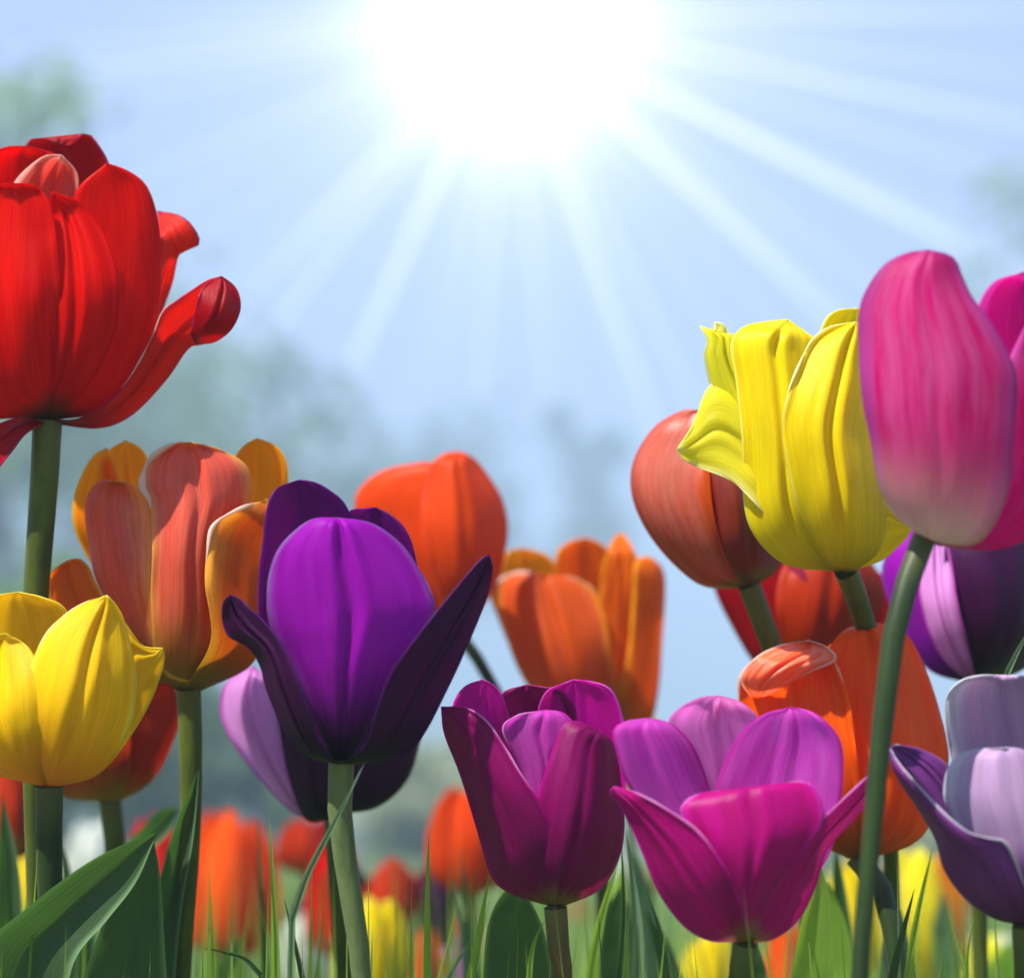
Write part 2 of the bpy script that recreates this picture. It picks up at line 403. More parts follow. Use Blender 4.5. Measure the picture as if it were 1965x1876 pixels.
def petal_grid(spec, D, seed, nu=44, nv=27):
    L = catmull([(x, y, 0) for x, y in spec['l']], nu)
    Rr = catmull([(x, y, 0) for x, y in spec['r']], nu)
    dl, dm, dr = spec.get('d', (10, 60, 10))
    tip = spec.get('tip', 0.35 * dm)
    ruf = spec.get('ruf', 5.0); rib = spec.get('rib', 5.0); roll = spec.get('roll', 7.0)
    sgn = 1 if dm >= 0 else -1
    wrap = spec.get('wrap')        # 'l' or 'r': that rail is the rounded outer silhouette, the petal goes on behind it
    grid = []
    ks = spec.get('ks', 0.55)
    for i in range(nu):
        u = i / (nu - 1)
        rise = math.sqrt(max(0, 1 - (1 - min(u / 0.42, 1)) ** 2))
        keep = 1 - (1 - ks) * sstep(0.45, 1.0, u)
        w = sstep(0.86, 1.0, u)
        def dep(dv): return rise * keep * dv * (1 - w) + w * tip
        l, r = L[i], Rr[i]
        if wrap == 'r':
            c0, c1, c2 = Vector((l.x, l.y, dep(dl))), Vector((r.x, r.y, dep(dr))), None
            c2 = Vector((*(r.xy.lerp(l.xy, 0.75)), dep(-abs(dl) * 0.9 - 12)))
        elif wrap == 'l':
            c2, c1 = Vector((r.x, r.y, dep(dr))), Vector((l.x, l.y, dep(dl)))
            c0 = Vector((*(l.xy.lerp(r.xy, 0.75)), dep(-abs(dr) * 0.9 - 12)))
        else:
            c0, c2 = Vector((l.x, l.y, dep(dl))), Vector((r.x, r.y, dep(dr)))
            mx = (l + r) / 2
            c1 = Vector((mx.x, mx.y, dep(dm)))
        row = []
        for j in range(nv):
            v = j / (nv - 1)
            p = c0 * (2 * (v - 0.5) * (v - 1)) + c1 * (-4 * v * (v - 1)) + c2 * (2 * v * (v - 0.5))
            e = abs(2 * v - 1)
            amp = sstep(0.05, 0.5, u) * (1 - 0.5 * w)
            nz = noise.noise(Vector((v * 2.2 + seed * 7.3, u * 2.6, seed * 1.7))) * 1.6 + 0.7 * noise.noise(Vector((v * 6 + seed, u * 4, seed * 3.1)))
            nz2 = noise.noise(Vector((v * 15 + seed, u * 1.6, seed * 5.1)))
            nz3 = noise.noise(Vector((v * 9 - seed, u * 9, seed * 2.3)))
            z = p.z + ruf * nz * amp * (0.6 + 0.9 * e) + amp * (0.5 * nz2 + nz3 * (0.5 + 5.0 * sstep(0.78, 1, max(e, u))) * ruf * 0.16)
            if not wrap:
                z -= sgn * rib * math.exp(-((v - 0.5) / 0.055) ** 2) * sstep(0.08, 0.3, u) * (1 - w)
                z += sgn * rib * 0.7 * (math.exp(-((v - 0.41) / 0.06) ** 2) + math.exp(-((v - 0.59) / 0.06) ** 2)) * sstep(0.08, 0.3, u) * (1 - w)
            z += sgn * roll * sstep(0.86, 1.0, max(e, u if not spec.get('sharp') else 0)) * amp
            row.append(P3(p.x, p.y, D, z))
        grid.append(row)
    return grid


def tube(name, pts, radii, mat, parent=None, n=12):
    """round stalk through 3-D points"""
    c = catmull(pts, 30)
    k = len(radii)
    rr = []
    for i in range(30):
        t = i / 29 * (k - 1); a = min(int(t), k - 2)
        rr.append(radii[a] + (radii[a + 1] - radii[a]) * (t - a))
    grid = []
    for i, p in enumerate(c):
        t = (c[min(i + 1, 29)] - c[max(i - 1, 0)]).normalized()
        a = t.cross(Vector((0, 1, 0.01))).normalized(); b = t.cross(a)
        row = []
        for j in range(n + 1):
            th = 2 * math.pi * j / n
            w = 1 + 0.05 * math.sin(3 * th + i * 0.2)
            row.append(p + (a * math.cos(th) + b * math.sin(th)) * rr[i] * w)
        grid.append(row)
    return sheet(name, grid, mat, parent)


def root(name, loc):
    o = bpy.data.objects.new(name, None)
    o.empty_display_size = 0.02
    COL.objects.link(o)
    o.location = loc
    bpy.context.view_layer.update()
    return o


seedc = [0]


def tulip(label, D, stem, petals, smat='stem', w=(42, 36), group=None, leaves=(), lowD=None):
    """stem: px points from the flower's base down; the last goes on to the ground"""
    pts = [P3(x, y, D if lowD is None else D + (lowD - D) * i / max(1, len(stem) - 1)) for i, (x, y) in enumerate(stem)]
    end = pts[-1]
    slope = (pts[-1] - pts[-2]); slope = slope / max(1e-4, -slope.z) if slope.z < 0 else Vector((0, 0, -1))
    gx = end.x + max(-0.5, min(0.5, slope.x)) * end.z * 0.35
    ground = Vector((gx, end.y + 0.0, -0.005))
    pts += [end.lerp(ground, 0.5) + Vector((0, 0, 0)), ground]
    rt = root('tulip', (ground.x, ground.y, 0))
    tag(rt, label, 'tulip', group)
    s = D / F
    tube('stem', pts, [w[0] / 2 * s * 1.12, w[0] / 2 * s * 0.74, w[1] / 2 * s * .82, w[1] / 2 * s * .95, w[1] / 2 * s * 1.1], M[smat], rt)
    # receptacle swelling where the petals join
    for sp in petals:
        seedc[0] += 1
        sp['_g'] = petal_grid(sp, D, seedc[0] * 1.37 + sp.get('seed', 0))
        o = sheet(sp.get('name', 'petal'), sp['_g'], M[sp['m']], rt)
        if sp.get('label'): o['label'] = sp['label']
        thick(o, 2.2 * s)
        for side, u0, u1, rad, rm in sp.get('rim', ()):
            gp = sp['_g']; nu = len(gp)
            col = 0 if side == 'l' else -1
            pp = [gp[i][col] for i in range(int(u0 * (nu - 1)), int(u1 * (nu - 1)) + 1)]
            t_ = tube('highlit_margin', pp, [rad * s * q * .6 for q in (.1, .5, .8, .3, .7, .5, .1)], M[rm], None, 8)  # pale tube along the rolled edge, its highlight put in as colour
            t_.parent = o
    for lf in leaves:
        seedc[0] += 1
        leaf(rt, **lf)
    return rt


def leaf(parent, l, r, D, m='leaf', fold=40, tip=0, name='leaf', D0=None, nu=30, nv=11, wav=8):
    """strap leaf between two px rails, base first; folded along its midrib"""
    L = catmull([(x, y, 0) for x, y in l], nu); Rr = catmull([(x, y, 0) for x, y in r], nu)
    grid = []
    seedc[0] += 1; sd_ = seedc[0]
    for i in range(nu):
        u = i / (nu - 1)
        row = []
        for j in range(nv):
            v = j / (nv - 1)
            p = L[i].lerp(Rr[i], v)
            f = (1 - abs(2 * v - 1)) ** 0.8
            z = -fold * f * (1 - u ** 3) + tip * u * u + wav * noise.noise(Vector((u * 4, v * 1.5, sd_ * 2.1)))
            row.append(P3(p.x, p.y, D if D0 is None else D0 + (D - D0) * u, z))
        grid.append(row)
    # carry the base of the leaf on down to the ground
    r0 = grid[0]; r1 = grid[1]
    mid = sum(r0, Vector()) / nv
    low = []
    for k in range(1, 9):
        t = k / 8
        row = []
        for p in r0:
            q = mid.lerp(p, 1 - 0.75 * t)
            row.append(Vector((q.x, q.y, q.z + (-0.004 - q.z) * t)))
        low.append(row)
    grid = low[::-1] + grid
    return sheet(name, grid, M[m], parent)


# ------------------------------------------------------------------ the tulips of the foreground
# 'l','r': the two margins of a petal from base to tip; 'd': how far left margin, middle and right margin bulge to the viewer
tulip('large red tulip, tallest at the left edge, with one petal bent far out', 0.50,
      [(92, 806), (84, 950), (70, 1130), (62, 1400), (70, 1760), (72, 1950)], [
    dict(m='redcrim', l=[(90, 802), (70, 560), (50, 330), (50, 276), (72, 266), (110, 274)], r=[(110, 802), (230, 620), (240, 420), (212, 322), (190, 280), (166, 255), (140, 280), (110, 274)], d=(-60, -140, -60), tip=-70, label='crimson back petal with a pointed lobe'),
    dict(m='redpink', l=[(100, 800), (240, 660), (300, 520), (305, 440), (302, 405)], r=[(120, 802), (260, 700), (325, 560), (345, 485), (383, 468), (368, 432), (340, 412), (302, 405)], d=(-60, -110, -120), tip=-110, ruf=3),
    dict(m='red', l=[(60, 802), (-40, 620), (-60, 420), (-30, 310), (10, 283), (50, 281)], r=[(100, 802), (150, 520), (150, 380), (146, 335), (122, 305), (88, 290), (50, 281)], d=(-10, -90, -20), tip=-20, ruf=9, roll=14),
    dict(m='redpink', l=[(92, 806), (160, 800), (235, 742), (288, 655), (312, 598), (345, 572), (383, 546), (405, 535), (425, 531)], r=[(100, 812), (190, 822), (255, 795), (318, 730), (362, 668), (392, 660), (435, 636), (459, 590), (455, 555), (425, 531)], d=(60, -10, -30), tip=40, rib=9, rim=[('l', .35, .8, 4, 'rimw')], label='coral red petal bent far outwards with a dark curled tip'),
    dict(name='petal_tip', m='redcrim', l=[(366, 640), (374, 600), (383, 562), (400, 542), (425, 530)], r=[(376, 660), (412, 656), (446, 630), (462, 590), (454, 554), (425, 530)], d=(72, 84, 40), tip=45, ruf=3, rib=6, label='dark crimson curled tip of the bent petal'),
    dict(m='redpale', l=[(60, 800), (40, 560), (30, 420), (20, 372), (40, 335), (85, 300), (118, 298)], r=[(90, 800), (140, 560), (150, 430), (150, 370), (146, 330), (118, 298)], d=(10, -30, -20), tip=30, ruf=14, roll=22, seed=3, label='crumpled petal with a whitish highlight painted on its crest'),
    dict(m='red', l=[(95, 804), (120, 640), (130, 480), (145, 370), (205, 313)], r=[(100, 806), (200, 785), (270, 705), (300, 620), (308, 520), (302, 425), (282, 360), (248, 330), (205, 313)], d=(70, 90, 5), wrap='r', tip=30, rim=[('r', .45, .85, 4, 'rimw')]),
    dict(m='red', l=[(80, 804), (60, 640), (70, 500), (100, 368)], r=[(108, 806), (170, 735), (212, 660), (228, 598), (224, 520), (196, 440), (152, 388), (100, 368)], d=(110, 150, 100), tip=100, ruf=7, rib=9),
    dict(m='red', l=[(70, 800), (-60, 790), (-110, 650), (-100, 480), (-60, 370), (20, 352)], r=[(100, 804), (116, 700), (120, 600), (112, 490), (98, 400), (70, 358), (20, 352)], d=(60, 165, 140), tip=120, ruf=9, roll=12, rib=4, rim=[('l', .7, .97, 10, 'rimw')]),
    dict(m='redcrim', l=[(88, 800), (40, 800), (0, 812), (-50, 838), (-80, 900)], r=[(92, 808), (50, 832), (18, 872), (-20, 910), (-80, 900)], d=(10, 40, 60), tip=40, ruf=3),
], smat='stem', w=(50, 46))

tulip('salmon and orange striped tulip beside the dark violet one, rounded petal tips and olive base', 0.51,
      [(362, 1322), (366, 1450), (364, 1620), (352, 1800), (346, 1960)], [
    dict(m='amber', l=[(352, 1318), (240, 1180), (172, 1075), (142, 1010), (142, 955), (160, 905), (182, 872), (205, 860)], r=[(356, 1318), (300, 1150), (250, 1000), (228, 920), (215, 880), (205, 860)], d=(-20, -110, -80), tip=-40),
    dict(m='amber', l=[(355, 1318), (280, 1100), (215, 965), (195, 900), (208, 865), (240, 845)], r=[(360, 1318), (320, 1100), (292, 960), (287, 890), (268, 858), (240, 845)], d=(-90, -130, -90), tip=-70),
    dict(m='amber', l=[(368, 1318), (420, 1080), (445, 950), (448, 885), (468, 855), (494, 841)], r=[(376, 1318), (500, 1170), (538, 1010), (552, 940), (552, 895), (540, 866), (520, 850), (494, 841)], d=(-60, -110, -60), tip=-50, ruf=9),
    dict(m='peachor', l=[(350, 1318), (290, 1220), (262, 1100), (250, 1000), (262, 935), (300, 905)], r=[(372, 1318), (440, 1220), (470, 1100), (478, 1000), (450, 940), (380, 905), (300, 905)], d=(20, 40, 20), tip=0),
    dict(m='peachor', l=[(340, 1312), (262, 1296), (165, 1225), (105, 1170), (90, 1125), (100, 1096), (128, 1076)], r=[(346, 1314), (290, 1250), (220, 1180), (185, 1120), (172, 1090), (152, 1072), (128, 1076)], d=(-20, 20, 40), tip=20, label='orange petal curled outwards low on the left'),
    dict(m='peach', l=[(338, 1322), (268, 1262), (222, 1180), (184, 1110), (172, 1045), (164, 985), (172, 945), (196, 922), (230, 925)], r=[(352, 1324), (312, 1260), (292, 1150), (294, 1055), (290, 975), (268, 935), (230, 925)], d=(0, 100, 85), wrap='l', tip=55, rib=6, ruf=8, rim=[('l', .62, .98, 10, 'rimw')]),
    dict(m='peachor', l=[(352, 1324), (405, 1230), (394, 1120), (398, 1058), (410, 1008), (455, 978), (512, 958)], r=[(384, 1325), (480, 1276), (508, 1200), (528, 1100), (535, 1010), (512, 958)], d=(165, 130, 0), wrap='r', tip=20, rim=[('l', .6, .97, 10, 'rimw')]),
    dict(m='peach', l=[(345, 1324), (300, 1260), (290, 1150), (292, 1050), (288, 965), (274, 935), (280, 895), (303, 868), (338, 850), (368, 849)], r=[(375, 1325), (432, 1250), (448, 1150), (446, 1080), (456, 1020), (474, 975), (483, 935), (474, 895), (440, 870), (405, 857), (368, 849)], d=(105, 140, 60), tip=95, rib=9, ruf=9, roll=12, rim=[('l', .66, .97, 17, 'rimw')]),
], smat='stem', w=(42, 36), leaves=[
    dict(l=[(215, 1950), (285, 1760), (330, 1600), (378, 1478)], r=[(330, 1950), (348, 1750), (372, 1600), (382, 1478)], D=0.505, m='leaf'),
])

tulip('golden yellow tulip at the left edge below the red one', 0.475,
      [(95, 1508), (94, 1640), (100, 1780), (106, 1950)], [
    dict(m='yelor', l=[(80, 1505), (-20, 1460), (-70, 1350), (-60, 1220), (-20, 1150), (35, 1136)], r=[(100, 1505), (150, 1400), (160, 1280), (130, 1175), (85, 1147), (35, 1136)], d=(-40, -110, -40), tip=-40),
    dict(m='yelor', l=[(100, 1506), (170, 1400), (190, 1280), (215, 1160), (240, 1195), (272, 1238), (312, 1243)], r=[(104, 1509), (185, 1487), (245, 1420), (290, 1345), (310, 1290), (316, 1262), (312, 1243)], d=(50, 40, 0), tip=10, ruf=5, roll=4),
    dict(m='yelor', l=[(84, 1507), (52, 1440), (42, 1350), (68, 1255), (104, 1198), (155, 1160), (205, 1142)], r=[(108, 1509), (192, 1482), (248, 1400), (262, 1310), (248, 1225), (230, 1170), (205, 1142)], d=(110, 145, 70), tip=80, rib=10, ruf=7, rim=[('l', .6, .97, 5, 'rimy')]),
    dict(m='yelor', l=[(70, 1505), (-30, 1475), (-90, 1400), (-80, 1290), (-40, 1230), (10, 1215)], r=[(92, 1508), (80, 1450), (88, 1380), (80, 1300), (55, 1242), (10, 1215)], d=(40, 130, 130), tip=90, rib=8),
], smat='stemd', w=(48, 44), leaves=[
    dict(l=[(-90, 2000), (-40, 1830), (60, 1735), (160, 1660), (240, 1618), (302, 1596)], r=[(120, 2000), (140, 1850), (205, 1765), (262, 1690), (302, 1596)], D=0.46, m='leaf', fold=55),
    dict(l=[(130, 2000), (165, 1860), (215, 1730), (262, 1650), (294, 1606)], r=[(330, 2000), (318, 1850), (312, 1740), (305, 1660), (294, 1606)], D=0.475, m='leaf', fold=30),
])

tulip('dark red tulip with olive base half hidden behind the golden yellow one', 0.57,
      [(212, 1536), (222, 1640), (222, 1760), (216, 1950)], [
    dict(m='maroon', l=[(205, 1536), (120, 1480), (110, 1380), (150, 1290), (210, 1270)], r=[(215, 1536), (290, 1480), (330, 1390), (290, 1290), (210, 1270)], d=(-30, -90, -30)),
    dict(m='maroon', l=[(200, 1540), (165, 1470), (180, 1380), (240, 1310), (320, 1300)], r=[(222, 1540), (290, 1498), (330, 1425), (345, 1370), (340, 1330), (320, 1300)], d=(80, 80, 0), wrap='r'),
    dict(m='maroon', l=[(195, 1538), (120, 1525), (80, 1460), (100, 1370), (170, 1300)], r=[(220, 1540), (250, 1480), (250, 1400), (230, 1330), (170, 1300)], d=(20, 100, 90)),
], smat='stem', w=(38, 32))

tulip('big dark violet tulip with a bright violet front petal between two spread side petals', 0.455,
      [(655, 1462), (652, 1560), (668, 1690), (685, 1800), (694, 1960)], [
    dict(m='plum', l=[(648, 1456), (560, 1360), (505, 1230), (496, 1130), (504, 1040), (512, 975), (530, 937), (575, 921)], r=[(655, 1456), (690, 1200), (688, 1050), (665, 972), (632, 940), (605, 925), (575, 921)], d=(-30, -120, -80), tip=-60),
    dict(m='plum', l=[(656, 1456), (640, 1200), (640, 1060), (665, 985), (700, 976), (722, 974)], r=[(664, 1456), (770, 1320), (815, 1180), (800, 1080), (784, 1025), (756, 992), (722, 974)], d=(-90, -130, -40), tip=-60, ruf=8),
    dict(m='purple', l=[(640, 1458), (598, 1368), (552, 1262), (518, 1200), (514, 1130), (528, 1065), (560, 1024), (600, 996), (645, 994)], r=[(668, 1458), (712, 1385), (762, 1275), (812, 1212), (834, 1170), (824, 1130), (800, 1085), (765, 1040), (722, 1008), (685, 998), (645, 994)], d=(50, 110, 50), tip=55, rib=17, ks=0.7, rim=[('l', .5, .98, 3, 'rimp'), ('r', .5, .9, 3, 'rimp')], label='broad bright violet front petal'),
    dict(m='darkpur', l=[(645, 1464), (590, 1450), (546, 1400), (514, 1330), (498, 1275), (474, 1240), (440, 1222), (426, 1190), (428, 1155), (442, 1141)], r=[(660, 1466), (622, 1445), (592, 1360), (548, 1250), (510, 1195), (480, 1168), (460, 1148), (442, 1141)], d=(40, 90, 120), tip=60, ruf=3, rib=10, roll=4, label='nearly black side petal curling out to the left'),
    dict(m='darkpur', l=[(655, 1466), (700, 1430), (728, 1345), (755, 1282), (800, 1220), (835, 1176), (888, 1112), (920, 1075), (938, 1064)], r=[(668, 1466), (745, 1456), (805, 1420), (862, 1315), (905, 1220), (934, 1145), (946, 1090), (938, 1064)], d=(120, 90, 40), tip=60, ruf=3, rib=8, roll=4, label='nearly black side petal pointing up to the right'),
], smat='stemp', w=(44, 34))

tulip('purple tulip with a lilac side hanging low behind the big dark violet one', 0.56,
      [(643, 1566), (648, 1660), (655, 1780), (660, 1950)], [
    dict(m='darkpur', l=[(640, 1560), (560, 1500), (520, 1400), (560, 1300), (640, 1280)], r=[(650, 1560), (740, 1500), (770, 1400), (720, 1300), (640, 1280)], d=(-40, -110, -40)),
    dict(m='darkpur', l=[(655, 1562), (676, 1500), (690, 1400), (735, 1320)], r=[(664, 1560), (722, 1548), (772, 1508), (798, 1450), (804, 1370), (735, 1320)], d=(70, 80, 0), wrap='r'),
    dict(m='lilac', l=[(632, 1575), (566, 1560), (505, 1500), (452, 1435), (424, 1378), (426, 1325), (452, 1296), (488, 1278)], r=[(640, 1575), (590, 1540), (562, 1470), (545, 1390), (525, 1320), (488, 1278)], d=(0, 60, 60), ruf=7, rib=12, label='pale lilac petal, light from the left painted in'),
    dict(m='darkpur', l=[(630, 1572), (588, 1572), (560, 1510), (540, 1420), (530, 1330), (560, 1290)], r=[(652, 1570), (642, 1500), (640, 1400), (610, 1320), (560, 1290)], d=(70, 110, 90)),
], smat='stem', w=(40, 36))

tulip('soft orange red tulip rising behind the dark violet one', 0.64,
      [(872, 1204), (905, 1248), (945, 1312), (980, 1420), (1010, 1700), (1020, 1950)], [
    dict(m='orred', l=[(866, 1200), (780, 1120), (720, 1030), (730, 940), (790, 895)], r=[(880, 1200), (930, 1100), (920, 980), (870, 910), (790, 895)], d=(-40, -110, -40)),
    dict(m='orred', l=[(862, 1204), (770, 1150), (705, 1060), (682, 968), (702, 926), (745, 900), (818, 886)], r=[(880, 1204), (880, 1100), (880, 980), (860, 905), (818, 886)], d=(0, 100, 100), wrap='l', tip=20),
    dict(m='orred', l=[(862, 1206), (830, 1100), (810, 990), (822, 900), (850, 872), (882, 866)], r=[(888, 1204), (950, 1125), (974, 1025), (964, 960), (935, 910), (908, 878), (882, 866)], d=(110, 120, 10), tip=40),
], smat='stemd', w=(22, 22))

tulip('bright orange tulip with wavy upright petals in the middle, above the wine coloured one', 0.66,
      [(1150, 1392), (1152, 1500), (1156, 1700), (1160, 1950)], [
    dict(m='amber', l=[(1140, 1388), (1010, 1290), (950, 1170), (930, 1100), (924, 1060), (938, 1042)], r=[(1148, 1388), (1020, 1260), (975, 1150), (962, 1090), (955, 1058), (938, 1042)], d=(0, -30, -50), tip=-20),
    dict(m='amber', l=[(1144, 1388), (1030, 1260), (985, 1150), (962, 1085), (976, 1058), (1008, 1052)], r=[(1150, 1388), (1110, 1250), (1090, 1150), (1070, 1090), (1048, 1064), (1008, 1052)], d=(-50, -100, -80), tip=-50),
    dict(m='orange', l=[(1146, 1388), (1090, 1250), (1070, 1150), (1066, 1070), (1086, 1042), (1125, 1031)], r=[(1154, 1388), (1180, 1250), (1185, 1150), (1176, 1075), (1156, 1044), (1125, 1031)], d=(-60, -110, -60), tip=-60),
    dict(m='orange', l=[(1146, 1390), (1160, 1280), (1150, 1170), (1160, 1080), (1176, 1035), (1192, 1021)], r=[(1166, 1392), (1232, 1300), (1236, 1180), (1226, 1085), (1210, 1042), (1192, 1021)], d=(50, 50, 20), tip=-10, ruf=9),
    dict(m='orange', l=[(1146, 1390), (1200, 1280), (1212, 1170), (1216, 1090), (1226, 1070), (1248, 1068)], r=[(1168, 1395), (1240, 1395), (1262, 1330), (1270, 1230), (1276, 1130), (1270, 1090), (1248, 1068)], d=(70, 60, 0), wrap='r', tip=10),
    dict(m='rust', l=[(1128, 1390), (1040, 1345), (998, 1290), (968, 1215), (950, 1160), (958, 1118), (990, 1100), (1050, 1102)], r=[(1160, 1392), (1180, 1320), (1174, 1250), (1160, 1180), (1138, 1132), (1100, 1110), (1050, 1102)], d=(40, 120, 85), tip=70, rib=9, roll=12, rim=[('l', .7, .97, 10, 'rimw'), ('r', .72, .95, 5, 'rimo')]),
], smat='stem', w=(32, 30))

tulip('glossy salmon bud shaped tulip left of the lemon yellow one', 0.535,
      [(1438, 1124), (1462, 1190), (1490, 1262), (1520, 1400), (1545, 1700), (1550, 1950)], [
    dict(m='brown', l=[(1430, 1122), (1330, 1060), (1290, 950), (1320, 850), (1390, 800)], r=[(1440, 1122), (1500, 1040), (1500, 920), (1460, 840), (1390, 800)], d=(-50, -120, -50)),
    dict(m='brown', l=[(1424, 1126), (1372, 1060), (1352, 960), (1352, 880), (1400, 805)], r=[(1450, 1124), (1496, 1086), (1516, 1010), (1500, 920), (1462, 850), (1400, 805)], d=(110, 130, 20), tip=60, label='petal with shade painted in as brownish red'),
    dict(m='salmon', l=[(1425, 1128), (1352, 1124), (1298, 1086), (1250, 1030), (1220, 972), (1211, 920), (1222, 872), (1258, 818), (1310, 788), (1342, 788)], r=[(1448, 1126), (1400, 1080), (1372, 1000), (1362, 920), (1364, 850), (1342, 788)], d=(0, 110, 125), wrap='l', tip=40, ruf=3, rib=4, label='glossy salmon petal with a pink highlight painted in'),
], smat='stem', w=(40, 36))

tulip('lemon yellow tulip with a frayed ruffled petal opening to the left', 0.49,
      [(1622, 1092), (1640, 1140), (1664, 1210), (1696, 1420), (1712, 1700), (1718, 1950)], [
    dict(m='yellow', l=[(1612, 1090), (1560, 900), (1552, 720), (1578, 625), (1602, 597), (1648, 591)], r=[(1640, 1090), (1720, 900), (1730, 740), (1710, 630), (1648, 591)], d=(-50, -120, -50), tip=-60),
    dict(m='yelpale', l=[(1598, 1090), (1520, 1045), (1462, 960), (1408, 850), (1366, 750), (1350, 680), (1358, 655), (1342, 622), (1366, 640), (1372, 618)], r=[(1618, 1090), (1590, 980), (1540, 860), (1480, 760), (1440, 690), (1418, 640), (1400, 652), (1392, 624), (1372, 618)], d=(20, 40, -10), tip=0, ruf=7, rib=12, roll=3, label='pale yellow petal with a frayed tip'),
    dict(m='yelpale', l=[(1606, 1092), (1560, 1072), (1490, 1010), (1440, 955), (1400, 920), (1345, 898), (1312, 882), (1299, 862)], r=[(1610, 1090), (1570, 990), (1520, 880), (1460, 790), (1395, 738), (1358, 742), (1332, 808), (1299, 862)], d=(85, 70, 30), tip=60, ruf=7, rib=7, roll=3, rim=[('l', .35, .97, 4, 'rimy')], label='pale frilled petal bent outwards to the left'),
    dict(m='yellow', l=[(1594, 1094), (1510, 1084), (1452, 1034), (1428, 970), (1424, 850), (1412, 730), (1402, 660), (1425, 628), (1465, 618), (1512, 613)], r=[(1625, 1092), (1600, 1000), (1585, 870), (1575, 760), (1568, 660), (1545, 636), (1512, 613)], d=(70, 110, 60), tip=10, ruf=9, rib=9),
    dict(m='yellow', l=[(1610, 1094), (1636, 1040), (1662, 960), (1682, 920), (1704, 958), (1728, 986), (1756, 1002)], r=[(1622, 1097), (1690, 1076), (1722, 1050), (1742, 1028), (1756, 1002)], d=(60, 60, 20), tip=40, ruf=3, rib=5),
    dict(m='yellow', l=[(1596, 1095), (1550, 1040), (1518, 930), (1500, 820), (1512, 755), (1530, 708), (1556, 656), (1592, 628), (1642, 618)], r=[(1640, 1096), (1690, 1050), (1700, 960), (1688, 850), (1692, 740), (1682, 655), (1642, 618)], d=(110, 150, 60), tip=80, rib=12, ruf=9, roll=12, rim=[('l', .62, .98, 6, 'rimy')]),
], smat='stem', w=(42, 36), lowD=0.54)

tulip('tall pink tulip at the right edge on a long dark green stem crossing the scene', 0.425,
      [(1776, 1024), (1748, 1096), (1716, 1210), (1692, 1400), (1672, 1600), (1654, 1800), (1646, 1960)], [
    dict(m='pinkb', l=[(1788, 1035), (1860, 950), (1870, 760), (1870, 620), (1902, 545), (1965, 522)], r=[(1800, 1040), (1960, 960), (2060, 800), (2060, 640), (2030, 550), (1965, 522)], d=(-50, -120, -50), tip=-50),
    dict(m='pinkb', l=[(1790, 1040), (1870, 960), (1900, 860), (1925, 720), (1980, 600)], r=[(1800, 1046), (1920, 1052), (2010, 1000), (2070, 880), (2060, 700), (1980, 600)], d=(60, 90, 0), wrap='r'),
    dict(m='pink', l=[(1770, 1030), (1716, 986), (1686, 930), (1672, 850), (1654, 760), (1648, 660), (1652, 580), (1690, 515), (1738, 486), (1782, 480)], r=[(1804, 1044), (1880, 1040), (1930, 960), (1942, 870), (1950, 770), (1946, 705), (1902, 620), (1866, 570), (1846, 530), (1830, 494), (1782, 480)], d=(60, 150, 80), tip=70, ruf=8, rib=4, roll=5, label='broad pink front petal with creamy base'),
], smat='stemd', w=(42, 58), lowD=0.40)

tulip('vivid orange tulip with a rolled petal rim behind the long dark green stem', 0.515,
      [(1642, 1644), (1690, 1700), (1714, 1800), (1730, 1960)], [
    dict(m='orr', l=[(1636, 1640), (1540, 1500), (1520, 1380), (1580, 1250), (1652, 1215)], r=[(1650, 1640), (1760, 1520), (1780, 1380), (1730, 1250), (1652, 1215)], d=(-60, -130, -60)),
    dict(m='orr', l=[(1636, 1646), (1580, 1500), (1560, 1380), (1575, 1280), (1612, 1216), (1658, 1195)], r=[(1652, 1648), (1745, 1622), (1790, 1570), (1820, 1460), (1802, 1362), (1772, 1274), (1742, 1220), (1705, 1199), (1658, 1195)], d=(70, 120, 0), tip=20, ruf=9, rib=9),
    dict(m='orr', l=[(1628, 1646), (1545, 1600), (1460, 1500), (1424, 1400), (1418, 1330), (1424, 1293), (1452, 1262), (1498, 1240), (1552, 1228)], r=[(1650, 1648), (1650, 1520), (1640, 1420), (1628, 1340), (1602, 1270), (1582, 1244), (1552, 1228)], d=(20, 120, 130), tip=70, ruf=8, rib=7, roll=22, rim=[('l', .62, .98, 8, 'rimw'), ('r', .75, .97, 6, 'rimo')], label='orange petal with a rolled rim, its highlight painted pale'),
    dict(name='rolled_lip', m='lip', l=[(1446, 1340), (1424, 1312), (1428, 1285), (1455, 1258), (1500, 1238), (1552, 1228)], r=[(1462, 1340), (1500, 1318), (1556, 1288), (1604, 1266), (1588, 1242), (1552, 1228)], d=(120, 160, 125), tip=100, ruf=10, roll=10, rib=8, label='rolled lip of the orange petal, its highlight painted pale'),
], smat='stemd', w=(38, 44), lowD=0.50)

